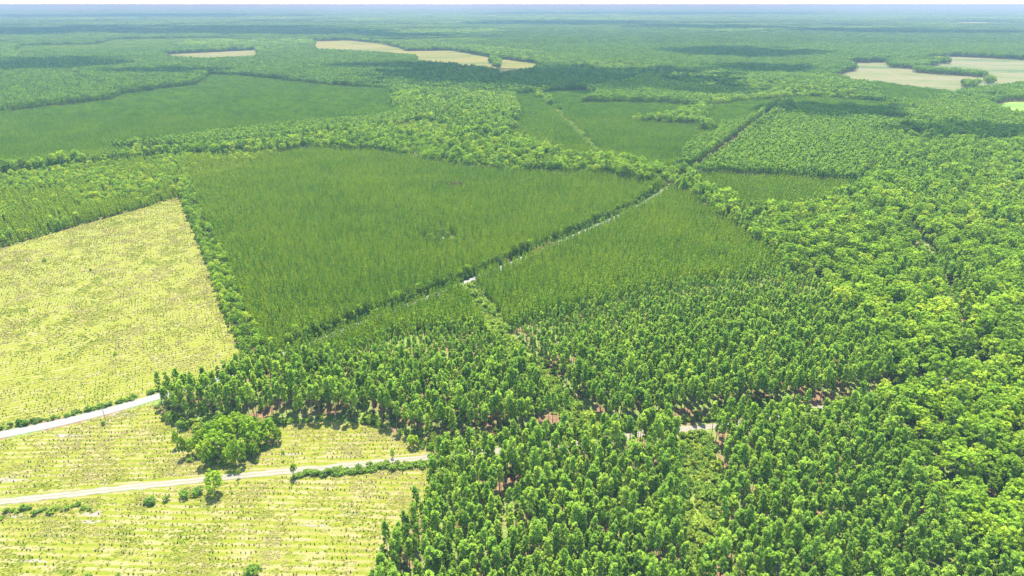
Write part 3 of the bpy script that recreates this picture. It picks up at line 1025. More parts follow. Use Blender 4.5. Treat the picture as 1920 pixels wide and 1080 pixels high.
# -- tall and middling pines
P = grid(4.6, 190, NEAR, 0.28, RAD(9))
k, t = classify(P)
keep = ((k == 'M') | ((k == 'P'))) & (fbm(P, 22, 5) > 0.27)
P_M, K_M, T_M = P[keep], k[keep], t[keep]
P2 = grid(5.4, 600, NEAR, 0.45)
k2, t2 = classify(P2)
m2 = (k2 == 'P') & (RNG.uniform(size=len(P2)) < 0.9)
P_M, K_M, T_M = np.vstack([P_M, P2[m2]]), np.concatenate([K_M, k2[m2]]), np.concatenate([T_M, t2[m2]])
# -- hardwoods, with loose pines among them
P = grid(7.0, 190, NEAR, 0.46)
k, t = classify(P)
m = k == 'H'
m &= (np.minimum.reduce([seg_dist(P, q)[0] for q in DRAW]) > 6.5) & (vnoise(P, 26, 88) > 0.10)
P_H, T_H = P[m], t[m]
T_H = T_H + (fbm(P_H, 70, 89) - 0.5) * 0.7 - 0.05
BIG = np.where(P_H[:, 1] < 520, 1.08, 0.95)
S_H = RNG.uniform(0.55, 1.25, len(P_H)) * (0.78 + 0.44 * vnoise(P_H, 45, 8)) * BIG
P = grid(8.0, 190, NEAR, 0.48)
k, t = classify(P)
m = (k == 'H') & (RNG.uniform(size=len(P)) < np.where(P[:, 1] < 480, 0.45, 0.6)) & (np.minimum.reduce([seg_dist(P, q)[0] for q in DRAW]) > 4.5)
P_H, T_H, S_H = np.vstack([P_H, P[m]]), np.concatenate([T_H, t[m]]), np.concatenate([S_H, RNG.uniform(0.42, 0.75, m.sum())])
m = (k == 'H') & (vnoise(P, 80, 21) > 0.50) & (P[:, 1] > 430) & (RNG.uniform(size=len(P)) < 0.6)
P_M, K_M, T_M = np.vstack([P_M, P[m]]), np.concatenate([K_M, np.full(m.sum(), 'M')]), np.concatenate([T_M, t[m]])
# -- loose mixed growth and the strip beside the clear-cut
P = grid(4.3, 190, NEAR, 0.48)
k, t = classify(P)
m = (k == 'L') & (RNG.uniform(size=len(P)) < 0.85)
PL = P[m]
hl = fbm(PL, 60, 33) + RNG.normal(size=len(PL)) * 0.06 > 0.47
P_H = np.vstack([P_H, PL[hl]])
T_H = np.concatenate([T_H, np.full(hl.sum(), 0.35)])
S_H = np.concatenate([S_H, RNG.uniform(0.38, 0.72, hl.sum())])
P_LY = PL[~hl]
m = (k == 'T') & (RNG.uniform(size=len(P)) < 0.5)
P_H = np.vstack([P_H, P[m]])
T_H = np.concatenate([T_H, np.full(m.sum(), 0.0)])
S_H = np.concatenate([S_H, RNG.uniform(0.38, 0.72, m.sum())])
Lr = ROAD[(ROAD[:, 1] > 435) & (ROAD[:, 1] < 890)]
sg = np.repeat(np.arange(len(Lr) - 1), 3)
tt = RNG.uniform(size=len(sg))
dd = Lr[sg + 1] - Lr[sg]
nn = np.stack([-dd[:, 1], dd[:, 0]], 1) / np.hypot(*dd.T)[:, None]
PR = Lr[sg] + dd * tt[:, None] + nn * RNG.uniform(7.0, 10.5, len(sg))[:, None]
kp = (RNG.uniform(size=len(PR)) < np.where(PR[:, 1] < 600, 0.9, 0.6)) & (fbm(PR, 25, 93) > 0.28)
PR = PR[kp]
P_H = np.vstack([P_H, PR])
T_H = np.concatenate([T_H, RNG.normal(size=len(PR)) * 0.5 - 0.9])
S_H = np.concatenate([S_H, RNG.uniform(0.36, 0.60, len(PR))])
# -- young plantation, in rows
P = grid(2.75, 190, 1500, 0.30, RAD(31))
k, t = classify(P)
m = (k == 'Y') & (hash2(np.floor(P[:, 0] * 3), np.floor(P[:, 1] * 3), 9) > 0.05)
gapk = ((P[:, 0] - G(825, 452)[0]) / 26) ** 2 + ((P[:, 1] - G(825, 452)[1]) / 22) ** 2
m &= gapk > 1 - 0.7 * vnoise(P, 9, 4)
P_Y, T_Y = P[m], t[m]

EDGE = smooth_line([G(1442, 482, 12), G(1400, 503, 12), G(1250, 520, 12), G(1130, 545, 12), G(1010, 575, 12), G(930, 600, 12), G(870, 592, 12), G(760, 600, 12), G(640, 640, 12), G(500, 668, 12)], 10)

# ================================================================== SINGLE TREES: the ones that show largest
taken_lbl = {}


def pick(P, n, z, lim=6):
    u, v, d = px(P, z)
    ok = (u > -10) & (u < 1930) & (v < 1082) & (v > 0)
    o = np.argsort(np.where(ok, d, 1e9))[:n]
    return o[ok[o]]


def spot_words(x, y):
    """Where a tree of the near stands grows, in words that can be followed in the photograph."""
    q = np.array([[x, y]])
    return q


def single_pines():
    sel = pick(P_M, 292, 16)
    rest = np.ones(len(P_M), bool)
    rest[sel] = False
    u, v, d = px(P_M[sel], 12)
    dc = np.array([np.min(np.hypot(*(PC - p).T)) for p in P_M[sel]])
    edge, _ = seg_dist(P_M[sel], np.vstack([PC[6:13]]))
    gapd = np.hypot(P_M[sel][:, 0] - G(1310, 930)[0], (P_M[sel][:, 1] - G(1310, 930)[1]) * 0.7)
    for i, (j, p) in enumerate(zip(sel, P_M[sel])):
        a = int(RNG.integers(0, len(PINE_PARTS)))
        sc = float(RNG.uniform(0.78, 1.16))
        tr, cr = PINE_PARTS[a]
        o = thing('pine_tree', (p[0], p[1]), (('trunk', tr), ('crown', cr)), float(RNG.uniform(0, 6.28)), sc, sc * float(RNG.uniform(0.94, 1.08)))
        size = 'shorter' if sc < 0.93 else 'tall' if sc < 1.04 else 'very tall'
        full = ('slim pine', 'pine', 'broad crowned pine')[0 if cr.name < '~' and a % 3 == 0 else 1 if a % 3 == 1 else 2]
        if edge[i] < 8:
            place, g = 'on the edge of the near stand beside the open clear-cut', 'pines edging the clear-cut'
        elif gapd[i] < 24:
            place, g = 'beside the bright scrubby gap inside the near stand', 'pines round the scrubby gap'
        elif u[i] > 1700:
            place, g = 'where the near stand meets the broadleaf wood', 'pines beside the broadleaf wood'
        elif u[i] < 1050:
            place, g = 'inside the near stand, between clear-cut and scrubby gap', 'pines between the clear-cut and the gap'
        elif u[i] < 1290:
            place, g = 'inside the near stand, just before the scrubby gap', 'pines just before the gap'
        else:
            place, g = 'inside the near stand, between scrubby gap and broadleaf wood', 'pines beyond the gap'
        tag(o, f'{size} {full} {place}', 'pine tree', f'{size} {full}s: {g}')
    return rest


REST_M = single_pines()


def single_hards():
    sel = pick(P_H, 285, 12)
    rest = np.ones(len(P_H), bool)
    rest[sel] = False
    u, v, d = px(P_H[sel], 12)
    for i, (j, p) in enumerate(zip(sel, P_H[sel])):
        a = int(RNG.integers(0, len(HARD_PARTS)))
        sc = float(S_H[j])
        tr, cr = HARD_PARTS[a]
        o = thing('broadleaf_tree', (p[0], p[1]), (('trunk', tr), ('crown', cr)), float(RNG.uniform(0, 6.28)), sc, sc * float(RNG.uniform(0.9, 1.1)))
        size = 'small' if sc < 0.78 else 'middling' if sc < 1.0 else 'large'
        near_edge = u[i] < 1700 + max(0, (v[i] - 760)) * 0.62
        if v[i] > 900:
            place = 'in the lower corner of the wood by the near pines'
        elif near_edge:
            place = 'along the edge of the wood beside the pines'
        elif v[i] > 760:
            place = 'deep in the wood beyond the near pines'
        else:
            place = 'deep in the wood level with the dirt road'
        shape = 'round crowned' if a % 2 else 'lumpy crowned'
        tag(o, f'{size} {shape} broadleaf tree {place}', 'broadleaf tree', f'{size} {shape} broadleaf trees {place}')
    return rest


REST_H = single_hards()


def single_youngs():
    sel = pick(P_Y, 290, 6)
    rest = np.ones(len(P_Y), bool)
    rest[sel] = False
    for j in sel:
        p = P_Y[j]
        o = bpy.data.objects.new('young_pine', YOUNG_ALL[int(RNG.integers(0, NV))])
        COL.objects.link(o)
        s = float(RNG.uniform(0.85, 1.15))
        o.location = (p[0], p[1], 0)
        o.rotation_euler = (0, 0, float(RNG.uniform(0, 6.28)))
        o.scale = (s, s, s)
        tag(o, 'young planted pine at the near corner of the dense plantation behind the tall pines', 'young pine', 'young pines at the near corner of the plantation')
    return rest


REST_Y = single_youngs()

# ================================================================== THE MASSES BEHIND THEM
Pm, Km, Tm = P_M[REST_M], K_M[REST_M], T_M[REST_M]
n = len(Pm)
s = rs(n, 0.78, 1.14)
de_ = seg_dist(Pm, EDGE)[0]
s *= np.where((Km == 'M') & (Pm[:, 1] < 800) & (Pm[:, 1] > 400), np.clip(0.55 + 0.45 * de_ / 110 + RNG.normal(size=n) * 0.05, 0.5, 1.0), 1.0)[:, None]
s[Km == 'P'] *= np.array([0.95, 0.95, 0.82])
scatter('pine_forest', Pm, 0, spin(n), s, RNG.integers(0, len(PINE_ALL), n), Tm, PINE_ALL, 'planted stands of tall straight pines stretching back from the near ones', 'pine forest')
Ph, Th, Sh = P_H[REST_H], T_H[REST_H], S_H[REST_H]
n = len(Ph)
scatter('broadleaf_forest', Ph, 0, spin(n), np.stack([Sh, Sh, Sh * RNG.uniform(0.88, 1.1, n)], 1), RNG.integers(0, len(HARD_ALL), n), Th * 0.45, HARD_ALL, 'bright green broadleaf woods in bands and draws between the plantations', 'broadleaf forest')
Py, Ty = P_Y[REST_Y], T_Y[REST_Y]
Py2 = np.vstack([Py, P_LY])
n = len(Py2)
s = rs(n, 0.82, 1.15)
s[len(Py):] *= 1.3
dr_, sr_ = seg_dist(Py2, ROAD)
ds_, ss_ = seg_dist(Py2, EDGE)
s *= np.where((sr_ < 0) & (Py2[:, 1] < 700), 1.0 + 0.35 * np.clip(1 - ds_ / 75, 0, 1) * np.clip((dr_ - 12) / 30, 0, 1), 1.0)[:, None]
s[(sr_ < 0) & (dr_ < 14) & (Py2[:, 1] < 600)] *= 1.08
s[:, 2] *= 0.70 + 0.6 * fbm(Py2, 38, 66)
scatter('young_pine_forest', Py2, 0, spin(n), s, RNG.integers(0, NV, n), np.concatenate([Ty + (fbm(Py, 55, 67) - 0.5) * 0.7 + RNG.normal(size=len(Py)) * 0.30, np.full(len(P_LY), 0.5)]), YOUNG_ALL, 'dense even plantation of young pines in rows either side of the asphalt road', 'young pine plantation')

# -- farther off: pieces of wood
PP = [patch_of(PINES, 18, 5.0, 'wood_piece', M_PINE, M_BARK) for _ in range(4)]
YP = [patch_of(YOUNGS, 18, 2.75, 'wood_piece', M_YOUNG, M_BARK) for _ in range(4)]
HP = [patch_of(HARDS, 18, 6.4, 'wood_piece', M_HARD, M_GBARK, 0.4, 0.6, 1.15) for _ in range(4)]


def woods(stem_, y0, y1, cell, sets, where, y0young=None, dark=0.0):
    P = grid(cell, min(y0, y0young or y0), y1, 0.12)
    k, t = classify(P)
    n = len(P)
    g = np.full(n, -1)
    g[(k == 'M') | (k == 'P')] = 0
    g[k == 'Y'] = 1
    g[(k == 'H') | (k == 'L') | (k == 'S') | (k == 'T')] = 2
    g[(P[:, 1] < y0) & (g != 1)] = -1
    sc = np.where(k == 'P', 0.82, 1.0) * RNG.uniform(0.9, 1.1, n)
    rot = np.zeros((n, 3))
    rot[:, 2] = RNG.integers(0, 4, n) * math.pi / 2 + RNG.normal(size=n) * 0.15
    for q, (nm, lb) in enumerate((('pine_forest', 'dark blocks of tall pines'), ('young_pine_forest', 'even blocks of young pines'), ('broadleaf_forest', 'paler bands of broadleaf wood'))):
        m = g == q
        S = np.stack([np.full(m.sum(), 1.06)] * 2 + [sc[m]], 1)
        scatter(stem_ + '_' + nm, P[m], 0, rot[m], S, RNG.integers(0, len(sets[q]), m.sum()), np.minimum(t[m] - dark, 0.0 if q == 2 else 0.3), sets[q], lb + ' ' + where, 'forest')


woods('middle', NEAR, MID, 18, (PP, YP, HP), 'in the middle distance', 1500, 0.10)
PP2 = [patch_of(PINES, 48, 5.6, 'wood_piece', M_PINE, M_BARK) for _ in range(3)]
YP2 = [patch_of(YOUNGS, 48, 3.2, 'wood_piece', M_YOUNG, M_BARK) for _ in range(3)]
HP2 = [patch_of(HARDS, 48, 6.8, 'wood_piece', M_HARD, M_GBARK, 0.4, 0.6, 1.15) for _ in range(3)]
woods('distant', MID, FAR, 48, (PP2, YP2, HP2), 'far beyond the pale meadows', None, 0.15)
PINES3 = [make_pine(22, 3.4, 0.4, 20, 7, 1.1) for _ in range(4)]
YOUNGS3 = [make_young(10, 1.9, 5, 6, 1.2) for _ in range(4)]
HARDS3 = [make_hardwood(18, 5.2, 22, 9, 1.5) for _ in range(4)]
PP3 = [patch_of(PINES3, 150, 7.5, 'wood_piece', M_PINE, M_BARK) for _ in range(3)]
YP3 = [patch_of(YOUNGS3, 150, 5.0, 'wood_piece', M_YOUNG, M_BARK) for _ in range(3)]
HP3 = [patch_of(HARDS3, 150, 8.2, 'wood_piece', M_HARD, M_GBARK) for _ in range(3)]
woods('hazy', FAR, END, 150, (PP3, YP3, HP3), 'fading into the haze below the horizon', None, 0.15)

# -- scrub, undergrowth, grass, seedlings
P = grid(2.6, 190, 900, 0.48)
Px = grid(2.3, 900, 1990, 0.48)
Px = Px[seg_dist(Px, LANE)[0] < 9]
P = np.vstack([P, Px])
k, t = classify(P)
u_ = RNG.uniform(size=len(P))
m = ((k == 'S') & (u_ < 0.9)) | ((k == 'L') & (u_ < 0.5)) | ((k == 'T') & (u_ < 0.6)) | ((k == 'M') & (P[:, 1] < 620) & (u_ < 0.7) & (fbm(P, 26, 71) > 0.49)) | ((k == 'H') & (P[:, 1] < 700) & (u_ < 0.3))
d1, side = seg_dist(P, ROAD)
m |= (side > 5.5) & (d1 < 10.0) & (P[:, 1] > 440) & (P[:, 1] < 890) & (u_ < 0.9)
m |= (side > 5.0) & (d1 > 5.0) & (d1 < 8.0) & (P[:, 1] > 330) & (P[:, 1] < 395) & (u_ < 0.75)
gapk_ = (((P[:, 0] - G(825, 452)[0]) / 26) ** 2 + ((P[:, 1] - G(825, 452)[1]) / 20) ** 2)
Ps = P[m]
n = len(Ps)
s = rs(n, 0.55, 1.3, 0.8, 1.5)
s[k[m] == 'M'] *= 0.8
s[k[m] == 'S'] *= np.where(RNG.uniform(size=n) < 0.2, 1.9, 1.05)[k[m] == 'S'][:, None]
ds, sd = seg_dist(Ps, ROAD)
s[(sd > 0) & (ds < 10.5) & (Ps[:, 1] > 440)] *= np.array([1.7, 1.7, 2.3])
s[gapk_[m] < 0.8] *= 2.3
scatter('undergrowth', Ps, 0, spin(n), s, RNG.integers(0, 5, n), RNG.normal(size=n) * 0.15 + np.where((k[m] == 'S') | (gapk_[m] < 0.8), 0.22, -0.15), SHRUB_ALL, 'bright green scrub in the forest gaps and along the verges', 'undergrowth')

rowsA, rowsB, rowsC = RAD(26), RAD(3), RAD(-2)


def rows(q, ang, gap, step, jit=0.25):
    c = q.mean(0)
    R_ = np.max(np.hypot(*(q - c).T))
    a, b = np.meshgrid(np.arange(-R_, R_, step), np.arange(-R_, R_, gap))
    a = a + RNG.normal(size=a.shape) * step * 0.16
    b = b + RNG.normal(size=b.shape) * jit + 1.6 * np.sin(a / 23 + b * 0.05)
    X = c[0] + a * math.cos(ang) - b * math.sin(ang)
    Y = c[1] + a * math.sin(ang) + b * math.cos(ang)
    P = np.stack([X.ravel(), Y.ravel()], 1)
    P = P[wedge(P)]
    P = P[inside(P, q)]
    for L, w in ((ROAD, 7), (DIRT, 5)):
        d, _ = seg_dist(P, L)
        P = P[d > w]
    return P


SD = np.vstack([rows(PA, rowsA, 3.6, 2.3), rows(PB, rowsB, 4.2, 2.1), rows(PC, rowsC, 4.2, 2.1)])
SD = SD[RNG.uniform(size=len(SD)) < 0.85 * np.clip(fbm(SD, 18, 51) * 3 - 0.75, 0.12, 0.9)]
sel = pick(SD, 290, 0.5)
rest = np.ones(len(SD), bool)
rest[sel] = False
for j in sel:
    p = SD[j]
    o = bpy.data.objects.new('pine_seedling', SEED_ALL[int(RNG.integers(0, 4))])
    COL.objects.link(o)
    q = float(RNG.uniform(0.5, 1.15))
    o.location = (p[0], p[1], 0.02)
    o.rotation_euler = (0, 0, float(RNG.uniform(0, 6.28)))
    o.scale = (q, q, q)
    tag(o, 'knee high pine seedling in a planted row in the lowest part of the near clear-cut', 'seedling', 'pine seedlings in the lowest planted rows')
Q = SD[rest]
n = len(Q)
scatter('seedling_undergrowth', Q, 0.02, spin(n, 0.1), rs(n, 0.5, 1.15), RNG.integers(0, 4, n), np.zeros(n), SEED_ALL, 'small dark pine seedlings dotting the rows of the clear-cuts', 'seedlings')

TU = []
for q, ang, gap, lim in ((PA, rowsA, 1.2, 900), (PB, rowsB, 0.8, 900), (PC, rowsC, 0.75, 900)):
    T = rows(q, ang, gap, gap * 1.05, 0.4)
    T = T[(fbm(T, 11, 61) + RNG.normal(size=len(T)) * 0.22) > 0.66]
    TU.append(T)
TU = np.vstack(TU)
n = len(TU)
fz = fbm(TU, 22, 77)
scatter('grass', TU, 0.02, spin(n, 0.1), rs(n, 0.6, 1.5, 0.7, 1.3) * (1 + (TU[:, 1:2] > 420) * 0.5), RNG.integers(0, 5, n), (0.52 - fz) * 1.6, TUFTS, 'tufts of yellow-green grass and weeds over the clear-cuts', 'grass')


# ================================================================== THINGS STANDING ALONE
def tree(kind, u, v, label, sc=1.0, var=0, sz=None, group=None, cat=None, name=None, mats=None):
    x, y = G(u, v)
    if kind == 'pine':
        tr, cr = PINE_PARTS[var % len(PINE_PARTS)]
    elif kind == 'shrub':
        tr, cr = SHRUB_PARTS[var % len(SHRUB_PARTS)]
    elif kind == 'bushy':
        tr, cr = BUSHY_PARTS[var % len(BUSHY_PARTS)]
    else:
        tr, cr = HARD_PARTS[var % len(HARD_PARTS)]
    if mats:
        cr = cr.copy()
        cr.materials[0] = mats
    pn = (('stem', tr), ('foliage', cr)) if kind == 'shrub' else (('trunk', tr), ('crown', cr))
    o = thing(name or {'pine': 'pine_tree', 'shrub': 'shrub', 'hard': 'broadleaf_tree', 'bushy': 'broadleaf_tree'}[kind], (x, y), pn, u * 0.7 + v, sc, sz)
    return tag(o, label, cat or {'pine': 'pine tree', 'shrub': 'shrub', 'hard': 'broadleaf tree', 'bushy': 'broadleaf tree'}[kind], group)


clump = [
    (368, 852, .62, 'round broadleaf tree on the clear-cut side of the roadside grove'), (395, 868, .72, 'leafy broadleaf tree at the front corner of the roadside grove'),
    (414, 858, .95, 'tallest broadleaf tree with a pale trunk amid the roadside grove'), (446, 872, .88, 'wide broadleaf tree closest to the dirt road in the grove'),
    (470, 858, .6, 'low rounded broadleaf tree at the grove corner facing the lower trees'), (462, 836, .92, 'broad dark backed tree behind the front trees of the grove'),
    (492, 826, .8, 'shady broadleaf tree on the pine stand side of the grove'), (428, 832, .9, 'bushy broadleaf tree in the middle of the roadside grove'),
    (392, 836, .75, 'pale green broadleaf tree behind the grove front'), (513, 830, .45, 'small round tree standing just off the grove on open ground'),
    (446, 808, .7, 'broadleaf tree where the grove joins the tall pines'), (382, 848, .7, 'leafy tree filling the left side of the roadside grove'), (430, 868, .62, 'low dense tree under the tallest tree of the grove'),
    (405, 845, .85, 'second tallest tree in the roadside grove, left of the tallest'), (474, 842, .8, 'dense tree on the right flank of the roadside grove'), (420, 818, .8, 'tree at the back of the grove against the pine stand')]
for i, (u, v, s_, lb) in enumerate(clump):
    tree('bushy', u + (u - 425) * 0.12, v, lb, s_ * (0.82, 1.0, 1.15, 0.9)[i % 4], i + 1, s_ * (1.05, 1.5, 1.2, 1.38)[i % 4])
tree('bushy', 403, 925, 'bright green broadleaf tree alone between dirt road and lower clear-cut', .72, 3, .92)
tree('bushy', 345, 857, 'thin upright tree standing off the grove on the clear-cut', .36, 2, .95)
tree('bushy', 332, 838, 'slender small tree between the grove and the tall pines', .3, 1, .7)
for i, (u, v, s_, lb) in enumerate([(283, 944, 1.9, 'leftmost of four dark bushes below the dirt road'), (312, 939, 1.3, 'low bush second in the row below the dirt road'), (346, 932, 1.9, 'tall conical bush third in the row below the dirt road'), (371, 926, 1.8, 'dense bush beside the lone roadside tree'), (475, 1084, 2.6, 'big leafy bush low in the near clear-cut'), (165, 1084, 1.3, 'small dark bush at the bottom of the near clear-cut'), (222, 1086, 1.2, 'darker bush right of the small one at the bottom of the clear-cut')]):
    tree('shrub', u, v, lb, s_, i, s_ * 1.15)
for i, (u, v, hgt) in enumerate([(448, 896, .22), (551, 896, .26), (532, 862, .22), (552, 898, .3), (735, 858, .24), (737, 866, .24)]):
    nm = ('thin sapling with a round tuft beside the dirt road near the grove', 'thin bare stemmed sapling below the dirt road', 'spindly young tree above the dirt road', 'leaning sapling right beside the bare stemmed one', 'pale thin sapling above the dirt road near the pines', 'slim sapling on the dirt road verge near the pines')[i]
    tree('hard', u, v, nm, hgt, i, hgt * 1.5, name='sapling', cat='sapling')
# low bushes along the dirt road and the asphalt road
g1 = 'green bushes along the lower side of the dirt road'
for i, u in enumerate(np.linspace(548, 810, 62)):
    v = 889 - (u - 480) * 0.094 + 3 + RNG.uniform(4, 14)
    tree('shrub', float(u), float(v), 'rounded bright bush in the hedge-like row below the dirt road by the pines', float(RNG.uniform(0.8, 1.6)), i, group=g1)
g1 = 'low bushes below the left end of the dirt road'
for i, u in enumerate(np.linspace(2, 168, 17)):
    tree('shrub', float(u), float(958 - u * 0.10 + RNG.uniform(0, 16)), 'low bright bush below the left end of the dirt road', float(RNG.uniform(0.6, 1.35)), i, group=g1)
g1 = 'bushes along the upper verge of the asphalt road'
for i, u in enumerate(np.linspace(4, 292, 40)):
    p = np.array(ROAD)
    x, y = G(float(u), 800 - u * 0.24 + 5)
    j = np.argmin(np.hypot(p[:, 0] - x, p[:, 1] - y))
    d_ = p[min(j + 1, len(p) - 1)] - p[max(j - 1, 0)]
    d_ /= np.hypot(*d_)
    q = p[j] + np.array([-d_[1], d_[0]]) * RNG.uniform(6.0, 8.5) + d_ * RNG.uniform(-3, 3)
    tr, cr = SHRUB_PARTS[i % 5]
    s_ = float(RNG.uniform(0.45, 1.0) * (1.25 if u > 110 else 0.8))
    tag(thing('shrub', q, (('stem', tr), ('foliage', cr)), i * 1.3, s_), 'bright bush on the upper verge of the asphalt road beside the big clear-cut', 'shrub', g1)
for i, (u, v, s_, lb) in enumerate([(83, 490, 1.5, 'lone dark bush high in the big clear-cut'), (170, 508, .9, 'bright low bush right of the lone dark one'), (256, 505, .6, 'tiny dark bush in the middle of the big clear-cut'), (216, 665, .8, 'dark bush low in the big clear-cut'), (180, 822, .9, 'dark little bush at the foot of the utility pole')] ):
    tree('shrub', u if i != 4 else 194.5, v if i != 4 else 797, lb, s_, i, s_ * 1.4)
for i, (u, v, s_, lb) in enumerate([(1238, 806, 1, 'dark dense evergreen tree beside the visible stretch of dirt road'), (775, 838, .5, 'bright bushy tree at the clear-cut corner under the pines'), (812, 852, .5, 'green bushy tree where the dirt road enters the pines'), (830, 860, .55, 'round tree at the corner of the near pine stand')]):
    tree('bushy', u, v, lb, .72 if i == 0 else s_, i + 2, .95 if i == 0 else s_ * 1.1, mats=M_PINE if i == 0 else None)
tree('hard', 1345, 368, 'pale flat topped tree rising over the young pines by the road bend', .5, 4, .9)
tree('pine', 1480, 390, 'single dark pine rising over the young plantation', .6, 1)
for i in range(20):
    u, v = 828 + 44 * math.sin(i * 2.4) * math.sqrt((i + 1) / 20), 458 + 8 * math.cos(i * 2.4) * math.sqrt((i + 1) / 20)
    q = random.uniform(0.36, 0.6)
    tree('bushy', u, v, 'bright small tree in the leafy gap inside the big young plantation', q, i, q * 1.5, group='bright trees in the plantation gap', mats=M_SHRUB)
# dead and dying trees
tree('hard', 1662, 600, 'tan dead broadleaf tree amid the green wood', .75, 1, mats=M_GREY)
tree('hard', 1640, 612, 'rusty brown dying tree beside the tan dead one', .55, 2, mats=M_DEAD)
_t, _c = make_pine(20, 2.2, 0.4, 40, 5, 0.42)
PINE_PARTS.append((_t.mesh('trunk', [M_GBARK], True), _c.mesh('crown', [M_GREY])))
tree('pine', 1450, 1120, 'grey leafless dead pine at the bottom of the near stand', .95, len(PINE_PARTS) - 1)
for i, (u, v) in enumerate([(838, 350), (846, 350), (854, 351), (862, 350), (827, 425), (850, 354), (858, 354), (866, 352)]):
    tree('pine', u, v + 6, 'reddish dead pine in the red patch of the big young plantation' if i != 4 else 'lone reddish dead pine above the bright gap in the plantation', 0.62, i, .56, group='reddish dead pines in the plantation' if i != 4 else None, mats=M_DEAD)
for i, (u, v) in enumerate([(1000, 482), (1006, 478), (1013, 475), (1020, 470), (958, 497), (860, 525), (900, 512), (1035, 462)]):
    x, y = G(u, v)
    tr, cr = SHRUB_PARTS[i % 5]
    cr = cr.copy()
    cr.materials[0] = M_DEAD
    tag(thing('shrub', (x - 3, y + 3), (('stem', tr), ('foliage', cr)), i, 2.1), 'reddish brown withered bush along the asphalt road between the young plantations', 'shrub', 'withered bushes on the road verge')


for i in range(22):
    u, v = random.uniform(352, 500), random.uniform(838, 878)
    tree('shrub', u, v, 'leafy bush under the trees of the roadside grove', random.uniform(0.7, 1.5), i, group='bushes under the roadside grove')


# ---- utility pole
x, y = G(198, 789)
pole = bpy.data.objects.new('utility_pole', None)
COL.objects.link(pole)
pole.location = (x, y, 0)
pole.rotation_euler = (0, 0, RAD(40))
tag(pole, 'lone wooden utility pole beside the asphalt road', 'utility pole')
g = Geo()
g.tube([(0, 0, -0.3), (0, 0, 4.5), (0.05, 0, 9.0)], [0.17, 0.14, 0.10], 0, 8)
g.box((0.05, 0, 9.0), (0.12, 0.12, 0.05))
for nm, gg, m_ in (('shaft', g, M_POLE),):
    o = bpy.data.objects.new(nm, gg.mesh(nm, [m_], False))
    COL.objects.link(o)
    o.parent = pole
g = Geo()
g.box((0.05, 0.19, 8.4), (2.2, 0.1, 0.12))
g.tube([(-0.6, 0.19, 8.35), (0.04, 0.14, 7.8)], [0.025, 0.025], 0, 4)
g.tube([(0.7, 0.19, 8.35), (0.06, 0.14, 7.8)], [0.025, 0.025], 0, 4)
arm = bpy.data.objects.new('crossarm', g.mesh('crossarm', [M_POLE]))
COL.objects.link(arm)
arm.parent = pole
g = Geo()
g.tube([(0, 0, 0), (0, 0, 0.06), (0, 0, 0.1), (0, 0, 0.18)], [0.03, 0.07, 0.045, 0.06], 0, 8)
ins = g.mesh('insulator', [M_PORC], True)
for xx in (-0.95, -0.3, 1.05):
    o = bpy.data.objects.new('insulator', ins)
    COL.objects.link(o)
    o.parent = arm
    o.location = (xx, 0.19, 8.46)


# ---- buildings
def house(name, u, v, w, d, h, wall, roof, label, rot, cat):
    x, y = G(u, v)
    o = bpy.data.objects.new(name, None)
    COL.objects.link(o)
    o.location = (x, y, 0)
    o.rotation_euler = (0, 0, rot)
    tag(o, label, cat)
    g = Geo()
    rz = h + w * 0.22
    V = [(-d / 2, -w / 2, 0), (d / 2, -w / 2, 0), (d / 2, w / 2, 0), (-d / 2, w / 2, 0), (-d / 2, -w / 2, h), (d / 2, -w / 2, h), (d / 2, w / 2, h), (-d / 2, w / 2, h), (-d / 2, 0, rz), (d / 2, 0, rz)]
    g.add(V, [(0, 1, 5, 4), (2, 3, 7, 6), (0, 4, 7, 3), (1, 2, 6, 5), (4, 8, 7, 7), (5, 6, 9, 9)])
    a = bpy.data.objects.new('wall', g.mesh('wall', [wall]))
    g = Geo()
    e = 0.06 * w
    for s_ in (-1, 1):
        V = [(-d / 2 - e, s_ * (w / 2 + e), h - e * 0.42), (d / 2 + e, s_ * (w / 2 + e), h - e * 0.42), (d / 2 + e, 0, rz + 0.05), (-d / 2 - e, 0, rz + 0.05)]
        V += [(p[0], p[1], p[2] + 0.18) for p in V]
        g.add(V, [(0, 3, 2, 1), (4, 5, 6, 7), (0, 1, 5, 4), (1, 2, 6, 5), (2, 3, 7, 6), (3, 0, 4, 7)])
    b = bpy.data.objects.new('roof', g.mesh('roof', [roof]))
    g = Geo()
    g.box((0, -w / 2 - 0.03, h * 0.4), (min(d * 0.16, 3.0), 0.05, h * 0.78))
    c = bpy.data.objects.new('door', g.mesh('door', [M_SHED]))
    for q in (a, b, c):
        COL.objects.link(q)
        q.parent = o
    return o


house('shed', 431, 846, 4.0, 5.5, 2.4, M_SHED, M_RUST, 'small rusty roofed shed half hidden in the roadside grove', 0.3, 'shed')
house('barn', 275, 48, 50, 150, 8, M_WALLW, M_ROOFP, 'long white building far off in the dark woods', 0.05, 'building')
house('farmhouse', 827, 66.5, 18, 40, 6, M_WALLW, M_ROOFP, 'small white house far off above the long yellow meadow', 0.2, 'house')
house('farmhouse', 866, 64.5, 14, 34, 6, M_WALLW, M_ROOFP, 'tiny pale house just right of the small white far house', 0.1, 'house')

